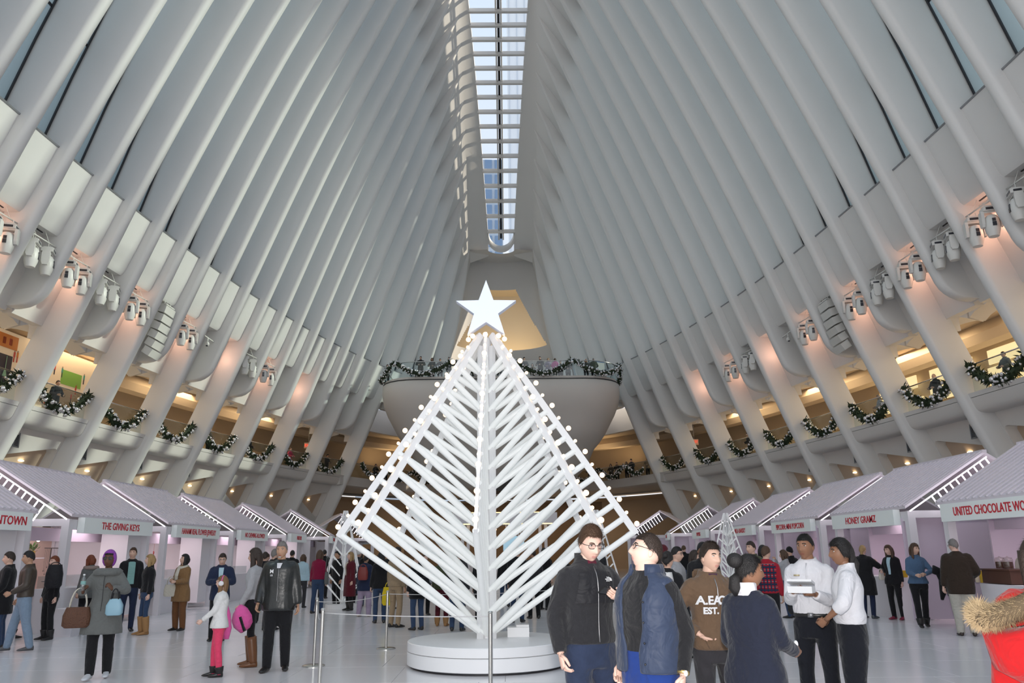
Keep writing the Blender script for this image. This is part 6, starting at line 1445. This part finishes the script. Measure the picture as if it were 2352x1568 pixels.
# row left of the tree
p = Q((-5.05, 23.5), 170, 1.74, 'woman in crimson jumper and jeans walking away with shoulder bag', ('crimson', 0.026, 0.93, 0.0), 'jeans', ('long', 'brown'), True, 'fair', feet=((0.09, 0.12, 0), (-0.09, -0.1, 0)))
bag(p.pos((0.26, -0.02, 0.80)), 0.2, (0.12, 0.32, 0.34), cc('grey'), 'grey shoulder bag of the woman in crimson jumper', (0.45, cc('grey')))
Q((-6.15, 26.0), 175, 1.62, 'person in pale blue jacket seen from behind', ('lightblue', 0.035, 0.88, 0.0), 'charcoal', ('mid', 'brown'), True)
Q((-6.9, 27.5), 185, 1.76, 'man in black jacket at the Insiders stall, seen from behind', ('black', 0.03, 0.85, 0.0), 'black', ('short', 'black'))
Q((-7.6, 27.0), 160, 1.66, 'short-haired man in dark jacket left of the pale blue jacket', ('charcoal', 0.03, 0.85, 0.0), 'black', ('short', 'brown'))
p = Q((-4.35, 24.6), -55, 1.68, 'blonde woman in long maroon padded coat', ('maroon', 0.045, 0.42, 0.02), 'black', ('long', 'blond'), True, 'pale', boot=0.4, inner='cream', head=(0.1, 0.1, 0)); 
Q((-4.95, 25.6), -40, 1.72, 'man in dark jacket behind the woman in maroon coat', ('black', 0.03, 0.85, 0.0), 'black', ('short', 'black'), tone='tan')
p = Q((-4.6, 27.2), 160, 1.75, 'person in white cap behind the woman in maroon coat', ('charcoal', 0.03, 0.85, 0.0), 'black', ('beanie', 'white'))
p = Q((-3.50, 22.3), 165, 1.60, 'woman in navy coat and grey trousers with red backpack', ('navy', 0.045, 0.72, 0.02), 'lilac', ('short', 'black'), True, 'tan', mat('shoe_beige', (0.45,0.36,0.30), 0.6), feet=((0.14, 0.05, 0), (-0.14, -0.04, 0)), legw=1.3)
bag(p.pos((0.04, -0.24, 1.03)), 0.0, (0.27, 0.15, 0.34), mat('red_leather', (0.20,0.025,0.02), 0.5), 'small red backpack on the woman in navy coat', (0.07, mat('red_leather', (0.2,0.025,0.02), 0.5)), 'backpack', 'backpack', 0.75)
Q((-4.15, 26.3), 178, 1.76, 'man in black hoodie with pale print on the back, left of the tree', ('black', 0.035, 0.90, 0.0), 'jeans', ('hoodup', 'black'))
# --- right side
p = Q((5.0, 14.5), 160, 1.70, 'man in red plaid shirt seen from behind', ('red', 0.022, 0.92, 0.0), 'black', ('short', 'brown'), False, 'fair', head=(0.5, 0, 0))
# plaid bands wrap the shirt
PB = cc('navy'); PW = cc('lightgrey')
for z in (0.98, 1.08, 1.18, 1.28, 1.38): b = MB(); b.rings([p.tring(z+q, 0.0245, 30) for q in (-0.016, 0.016)], cap=False); p.put(b, 'plaid_band', PB); b = MB(); b.rings([p.tring(z+0.05+q, 0.0245, 30) for q in (-0.003, 0.003)], cap=False); p.put(b, 'plaid_line', PW)
for x in (-0.12, -0.06, 0.0, 0.06, 0.12): p.patch(PB, ((x-0.012, 0.95), (x+0.012, 0.95), (x+0.012, 1.43), (x-0.012, 1.43)), 0.022, 'plaid_stripe', 0.0035, sgn=-1)
o = bag((5.42, 14.35, 0.55), 0.5, (0.34, 0.20, 0.40), cc('charcoal'), 'dark coat bundle hanging from the hand of the man in plaid', None, 'coat', 'folded_coat', 0.5)
p = Q((7.35, 20.4), 235, 1.62, 'woman in pale grey top and jeans raising a camera', ('lightgrey', 0.022, 0.96, 0.0), 'jeans', ('mid', 'brown'), True, 'fair', hands={'R': (0.06, 0.28, 1.50), 'L': (-0.06, 0.28, 1.50)}, elbows={'R': (0.8, 0, -1), 'L': (-0.8, 0, -1)})
Q((7.75, 21.1), 200, 1.70, 'woman in black coat and beret behind the pale grey top', ('black', 0.03, 0.7, 0.01), 'maroon', ('beanie', 'black'), True)
Q((5.22, 16.0), -60, 1.80, 'man in dark green jacket looking left, behind the afro puff', ('olive', 0.035, 0.85, 0.0), 'black', ('short', 'dark'))
Q((5.55, 16.4), 150, 1.72, 'dark-haired person right behind the man in green jacket', ('black', 0.03, 0.85, 0.0), 'black', ('mid', 'black'), True)
p = Q((3.42, 12.6), -20, 1.76, 'bearded man in black coat and cap behind the navy vest', ('black', 0.04, 0.75, 0.0), 'black', ('beanie', 'black'), False, 'brown', head=(-0.3, 0, 0))
b = MB(); b.tube([p.HM @ Vector((0.058*cos(a), 0.03+0.062*sin(a), -0.075-0.022*sin(a))) for a in np.linspace(0.0, pi, 9)], 0.016, 8); p.put(b, 'beard', hairmat('black'))
p = Q((3.10, 13.1), 60, 1.70, 'young man in grey hoodie and glasses behind the navy vest', ('lightgrey', 0.03, 0.90, 0.0), 'charcoal', ('short', 'black'), False, 'fair'); p.glasses(); p.hood(cc('lightgrey'))
Q((3.55, 13.8), 70, 1.64, 'woman with long dark hair in black, beside the grey hoodie', ('black', 0.03, 0.75, 0.0), 'black', ('long', 'dark'), True)
Q((3.25, 15.0), 120, 1.74, 'person in wine-red knit hat behind the grey hoodie', ('charcoal', 0.03, 0.85, 0.0), 'black', ('beanie', 'maroon'))
Q((1.98, 8.9), 190, 1.60, 'person in blue jacket with white pack hidden behind the navy vest', ('blue', 0.04, 0.85, 0.0), 'black', ('short', 'black'))
p = Q((2.45, 10.5), 150, 1.64, 'person in black with white backpack right of the tree', ('black', 0.03, 0.85, 0.0), 'black', ('bun', 'black'), True); bag(p.pos((0, -0.22, 1.0)), p.root.rotation_euler[2], (0.30, 0.18, 0.44), cc('white'), 'white backpack on the person behind the navy vest', (0.06, cc('black')), 'backpack', 'backpack', 0.8)
p = Q((9.15, 20.0), 130, 1.72, 'woman in long black padded coat at the Honey Gramz counter', ('black', 0.045, 0.55, 0.02), 'navy', ('pony', 'blond'), True, 'pale', mat('grey_boot', (0.07,0.08,0.09), 0.6), hands={'R': (0.15, 0.32, 1.30)}, hdir={1: (0, 0.6, 0.6)})
p = Q((9.62, 19.55), -55, 1.72, 'woman in black suit with lanyard and white bag, Honey Gramz stall', ('black', 0.024, 0.82, 0.01), 'black', ('long', 'brown'), True, 'pale', mat('red_trainer', (0.25,0.03,0.06), 0.5), inner='lightblue', head=(0.25, -0.1, 0), hands={'R': (0.14, 0.26, 1.12)})
bag(p.pos((0.17, 0.22, 0.92)), 0.3, (0.14, 0.08, 0.14), cc('cream'), 'small cream shoulder bag of the woman with lanyard', (0.12, cc('cream')))
p = Q((9.25, 17.65), -18, 1.74, 'woman in blue denim shirt and black trousers carrying a black coat', ('denim', 0.018, 0.90, 0.02), 'black', ('long', 'brown'), True, 'fair', SHOEB, boot=0.25, head=(-0.7, 0, 0), hands={'L': (-0.12, 0.24, 1.10), 'R': (0.06, 0.27, 1.08)}, elbows={'L': (-0.9, -0.5, -0.3), 'R': (0.6, -0.8, -0.4)}, feet=((0.08, 0.16, 0), (-0.08, -0.12, 0)), topname='shirt', curls=(0.9, 0.9))
m = MB(); m.tube([(0.0,-0.02,0.0), (0.04,-0.03,0.10), (0.12,0,0.06), (0.18,0.02,-0.12), (0.16,0.02,-0.34), (0.10,0,-0.52)], [0.05,0.10,0.12,0.11,0.10,0.04], 12, flat=0.7); tag(m.build('draped_coat', cc('black'), None, True, p.pos((-0.30, 0.18, 1.10))), 'black coat draped over the arm of the woman in denim shirt', 'coat')
p = Q((9.22, 15.95), 158, 1.81, 'older man in dark brown jacket and pale trousers at the chocolate stall', ('darkbrown', 0.035, 0.74, 0.01), 'stone', ('short', 'grey'), False, 'pale', mat('brown_shoe', (0.03,0.018,0.012), 0.4), fat=0.45, legw=1.25, head=(-0.5, -0.1, 0), hands={'R': (0.25, 0.22, 1.05)}); p.glasses()
Q((9.72, 17.0), 150, 1.66, 'blonde person mostly hidden behind the older man in brown', ('black', 0.03, 0.70, 0.0), 'navy', ('bun', 'blond'), True, 'pale', mat('trainer_white', (0.6,0.62,0.66), 0.5), feet=((0.10, -0.28, 0, 0.05), (-0.08, 0.12, 0)))
p = Q((10.95, 16.6), -65, 1.70, 'stall seller in beige top leaning over the chocolate counter', ('stone', 0.020, 0.90, 0.0), 'black', ('bun', 'brown'), True, 'pale', side_lean=0.25, lean=0.15, head=(0.1, 0, 0.35), topname='jumper')
p = Q((10.80, 15.25), -70, 1.80, 'seller in flat cap and black jumper at the chocolate stall', ('black', 0.025, 0.92, 0.0), 'black', ('short', 'black'), False, 'tan', lean=0.12, hands={'R': (0.14, 0.36, 1.10), 'L': (-0.14, 0.38, 1.10)}, topname='jumper')
b = MB(); b.ell(p.HM @ Vector((0, 0.005, 0.075)), (0.088,0.112,0.055), 18, 10, p.HM.to_3x3()); b.ell(p.HM @ Vector((0, 0.115, 0.055)), (0.06,0.045,0.010), 14, 8, p.HM.to_3x3()); p.put(b, 'flat_cap', cc('charcoal'))
# --- crowd behind the tree
rnd = random.Random(21)
CR = [(-2.75, 20.2, 200, 'black', 'jeans', 'person in black puffer with a yellow bag behind the left branches', True), (-2.2, 19.0, 150, 'tan', 'tan', 'person in tan trousers and tan top behind the left branches', False), (-1.62, 18.3, 215, 'black', 'jeans', 'woman in cropped jeans with striped black bag behind the left branches', True), (-1.15, 19.2, 170, 'olive', 'maroon', 'person in olive jacket and suede boots behind the left branches', True), (-0.72, 18.0, 178, 'charcoal', 'jeans', 'man in jeans and brown shoes left of the trunk', False), (-0.22, 19.2, 160, 'black', 'black', 'person in black coat left of the trunk', True), (-1.9, 22.5, 20, 'lightgrey', 'black', 'person in striped pale jumper deep behind the left branches', True), (-0.9, 22.0, 30, 'black', 'charcoal', 'person in dark coat far behind, left of the trunk', True),
      (0.62, 20.0, 170, 'black', 'jeans', 'man in black jumper and jeans right of the trunk', False), (1.05, 21.0, 200, 'charcoal', 'black', 'person in charcoal coat right of the trunk', False), (1.75, 19.6, 30, 'black', 'black', 'woman in black looking right behind the right branches', True), (2.15, 18.2, 210, 'navy', 'navy', 'person in navy leaning behind the man with a phone', False), (1.45, 24.0, 150, 'black', 'black', 'distant person in black, right of the trunk', False), (2.9, 22.8, 170, 'charcoal', 'jeans', 'distant person in charcoal near the small lattice tree', False), (-3.2, 25.0, 160, 'black', 'charcoal', 'distant person in black left behind the tree', False), (0.3, 25.5, 190, 'black', 'jeans', 'distant person in black near the kiosk, centre', True), (-0.4, 27.0, 185, 'navy', 'black', 'distant person in navy near the kiosk', False), (3.9, 19.6, 165, 'charcoal', 'jeans', 'person in charcoal between the hoodie and the tree', True), (4.4, 22.0, 200, 'black', 'black', 'distant person in black beside the Papyrus stall', False), (6.3, 24.2, 170, 'navy', 'charcoal', 'person in navy near the Pamela Barsky stall', False), (-6.6, 31.0, 190, 'black', 'black', 'distant person in black before the Auroncalla stall', False), (-5.6, 33.0, 200, 'charcoal', 'jeans', 'distant person in charcoal before the Auroncalla stall', True), (6.9, 30.0, 160, 'black', 'jeans', 'distant person in black before the Papyrus stall', False), (-1.4, 30.0, 170, 'brown', 'black', 'far person in brown near the kiosk', False), (1.9, 31.5, 190, 'black', 'black', 'far person in black near the kiosk, right', True)]
for k, (x, y, h, tc_, bc, lab, fem) in enumerate(CR):
    hs = (['long', 'mid', 'pony', 'mid'] if fem else ['short', 'short', 'beanie', 'short'])[k % 4]
    Q((x, y), h+rnd.uniform(-10, 10), rnd.uniform(1.60, 1.70) if fem else rnd.uniform(1.70, 1.80), lab, (tc_, 0.032, rnd.uniform(0.7, 0.92), 0.0), bc, (hs, ['black', 'dark', 'brown', 'dark'][(k*3) % 4]), fem, ['fair', 'tan', 'pale', 'brown'][k % 4], lod=1 if y < 21 else 0, head=(rnd.uniform(-0.5, 0.5), 0, 0), boot=0.35 if 'boots' in lab else 0.0, shoe=BOOTTAN if 'boots' in lab else None)
bag((-2.5, 20.0, 0.42), 0.2, (0.34, 0.12, 0.42), cc('yellow'), 'yellow carrier bag behind the left branches of the tree', (0.14, cc('yellow')))
bag((-1.52, 18.02, 0.82), 0.2, (0.40, 0.18, 0.30), cc('black'), 'black bag with white lines behind the left branches', (0.2, cc('black')))
# ---------------------------------------------------------------- people on the balconies
rnd = random.Random(5)
def BP(x, y, z, h, fem, top, label, hair=('short', 'dark'), tone=None, raise_=False, H=None, group='people on the balconies', **kw):
    hd = {'R': (0.07, 0.30, 1.42), 'L': (-0.07, 0.30, 1.42)} if raise_ else {'R': (0.16, 0.30, 1.10), 'L': (-0.16, 0.30, 1.10)}
    return Q((x, y), h, H or (rnd.uniform(1.58, 1.68) if fem else rnd.uniform(1.70, 1.80)), label, (top, 0.032, 0.85, 0.0), 'black', hair, fem, tone or rnd.choice(['fair', 'tan', 'pale', 'fair']), lod=0, group=group, z0=z, hands=hd, elbows={'R': (0.8, -0.6, -0.5), 'L': (-0.8, -0.6, -0.5)}, lean=0.08, **kw)
TUBP = [(-8.15, 54.6, 20, True, 'black', ('hoodup', 'black'), 'person in black hood at the left corner of the far balcony', False), (-5.55, 52.75, 5, False, 'black', ('short', 'black'), 'first head right of the rail garland on the far balcony, left part', False), (-4.75, 52.8, -8, True, 'charcoal', ('mid', 'brown'), 'brown-haired woman leaning on the far balcony rail', False), (-4.25, 53.4, 0, False, 'black', ('short', 'black'), 'man in black behind the brown-haired woman on the far balcony', False), (-3.6, 52.8, 4, False, 'grey', ('short', 'black'), 'man in grey leaning on the far balcony rail', False), (-2.75, 52.8, -4, False, 'denim', ('short', 'dark'), 'man in blue jacket on the far balcony', False), (-2.05, 52.9, 2, False, 'black', ('short', 'grey'), 'grey-haired man taking a picture from the far balcony', True), (-1.35, 52.9, 0, True, 'charcoal', ('hoodup', 'black'), 'hooded woman photographing from the far balcony', True), (-0.55, 53.3, 10, False, 'navy', ('short', 'black'), 'man in navy left of the knit hat on the far balcony', False), (-0.10, 52.9, 20, False, 'navy', ('beanie', 'red'), 'man in red and grey bobble hat on the far balcony', False),
        (1.62, 53.0, 0, False, 'charcoal', ('beanie', 'black'), 'man in dark cap right of the tree top on the far balcony', False), (2.25, 54.4, -10, True, 'tan', ('long', 'black'), 'woman in tan coat holding up a phone on the far balcony', True), (2.75, 52.8, -30, False, 'black', ('short', 'black'), 'man in black bending over the far balcony rail', False), (3.3, 53.2, 5, True, 'lilac', ('mid', 'blond'), 'small blonde woman on the far balcony', False), (3.75, 52.8, 160, True, 'pink', ('mid', 'brown'), 'woman in pale pink jacket with her back turned on the far balcony', False), (4.25, 54.5, 0, False, 'black', ('short', 'dark'), 'dark bearded man standing back on the far balcony', False), (4.75, 54.0, 10, True, 'grey', ('mid', 'light'), 'woman behind the garland crest on the far balcony', False), (5.95, 53.2, 175, True, 'black', ('long', 'ginger'), 'woman with long ginger hair, back turned, far balcony', False), (6.5, 53.4, 170, False, 'olive', ('bald', 'grey'), 'bald man in dark green coat beside the ginger woman', False)]
for x, y, h, fem, top, hair, lab, ra in TUBP:
    BP(x, y+0.1, 13.0, h, fem, top, lab, hair, raise_=ra)
# side balconies: (side, bay rib index i, offset along bay, colour ...)
SB = [(-1, -2, 0.35, False, 'black', ('beanie', 'black'), 'person in black cap at the outermost left balcony bay'), (-1, 0, 0.20, True, 'maroon', ('short', 'brown'), 'brown-haired person crouching behind the mural bay rail'), (-1, 0, 0.72, False, 'black', ('short', 'dark'), 'dark-haired person behind the mural bay garland'), (-1, 2, 0.25, True, 'teal', ('mid', 'dark'), 'person in teal behind the second left garland'), (-1, 6, 0.30, False, 'charcoal', ('short', 'dark'), 'man in charcoal on the left balcony, fourth bay'), (-1, 6, 0.62, True, 'brown', ('mid', 'light'), 'woman in brown coat on the left balcony, fourth bay'), (-1, 8, 0.35, True, 'crimson', ('short', 'dark'), 'person in red behind the fifth left garland'), (-1, 8, 0.62, False, 'black', ('bald', 'grey'), 'stout grey-haired man in black leaning on the left balcony rail'), (-1, 10, 0.25, False, 'olive', ('short', 'dark'), 'man in olive on the left balcony, sixth bay'), (-1, 10, 0.75, True, 'coral', ('short', 'brown'), 'person in coral top on the left balcony'), (-1, 12, 0.45, True, 'olive', ('short', 'blond'), 'child-size blond head on the left balcony, seventh bay'), (-1, 12, 0.8, False, 'black', ('beanie', 'black'), 'person in peaked cap on the left balcony, seventh bay'),
      (1, -4, 0.55, False, 'brown', ('short', 'dark'), 'broad man in brown coat, back turned, outermost right balcony bay'), (1, -2, 0.30, False, 'black', ('short', 'dark'), 'man in black with arms spread on the right balcony rail'), (1, -2, 0.72, True, 'grey', ('short', 'black'), 'person in grey at the second right balcony bay'), (1, 0, 0.70, False, 'black', ('bald', 'grey'), 'man in black suit on the right balcony, third bay'), (1, 0, 0.32, True, 'rust', ('short', 'light'), 'short person in orange-brown on the right balcony, third bay'), (1, 2, 0.35, False, 'black', ('bald', 'brown'), 'bald bearded man in black on the right balcony, fourth bay'), (1, 2, 0.66, True, 'lightgrey', ('long', 'grey'), 'woman in pale top on the right balcony, fourth bay'), (1, 6, 0.40, False, 'charcoal', ('beanie', 'black'), 'man in grey jacket and black hat on the right balcony'), (1, 6, 0.2, True, 'navy', ('short', 'black'), 'dark head beside the black hat on the right balcony'), (1, 8, 0.7, False, 'black', ('short', 'black'), 'dark figure walking on the right balcony, sixth bay'), (1, 10, 0.5, False, 'darkbrown', ('beanie', 'black'), 'man in brown coat and black hat on the right balcony'), (1, 10, 0.3, True, 'black', ('mid', 'black'), 'woman in black beside the brown coat on the right balcony')]
for s, i, t, fem, top, hair, lab in SB:
    Y = ribY(i) + 0.45 + (2*PITCH-0.9)*t; tn = math.atan2(Wd(ribY(i+2))-Wd(ribY(i)), 2*PITCH)
    back = 'back turned' in lab; h = (90 if s < 0 else -90) + (180 if back else 0)
    BP(s*(Wd(Y)+1.15), Y, 7.0, h + rnd.uniform(-20, 20), fem, top, lab, hair)
EB = [(-9.7, 'black', True, ('long', 'black'), 'woman in black beside the red coat, far lower balcony left'), (-9.1, 'crimson', False, ('short', 'black'), 'person in red coat, far lower balcony left'), (-8.3, 'black', True, ('bun', 'dark'), 'person in black right of the red coat, far lower balcony'), (7.1, 'black', False, ('short', 'black'), 'lone person in black at the far lower balcony, right'), (8.55, 'brown', True, ('long', 'dark'), 'woman in brown taking a picture, far lower balcony right'), (8.95, 'black', False, ('short', 'dark'), 'man in black beside the woman in brown, far lower balcony'), (9.55, 'black', True, ('mid', 'black'), 'woman reaching out on the far lower balcony, right'), (9.85, 'charcoal', False, ('beanie', 'black'), 'capped man behind the reaching woman, far lower balcony'), (10.75, 'tan', False, ('short', 'black'), 'man in tan jacket at the right end of the far lower balcony')]
for x, top, fem, hair, lab in EB:
    Y = ell_Y(x)+0.95; BP(x*1.06, Y+0.2, 7.0, -x*4, fem, top, lab, hair)
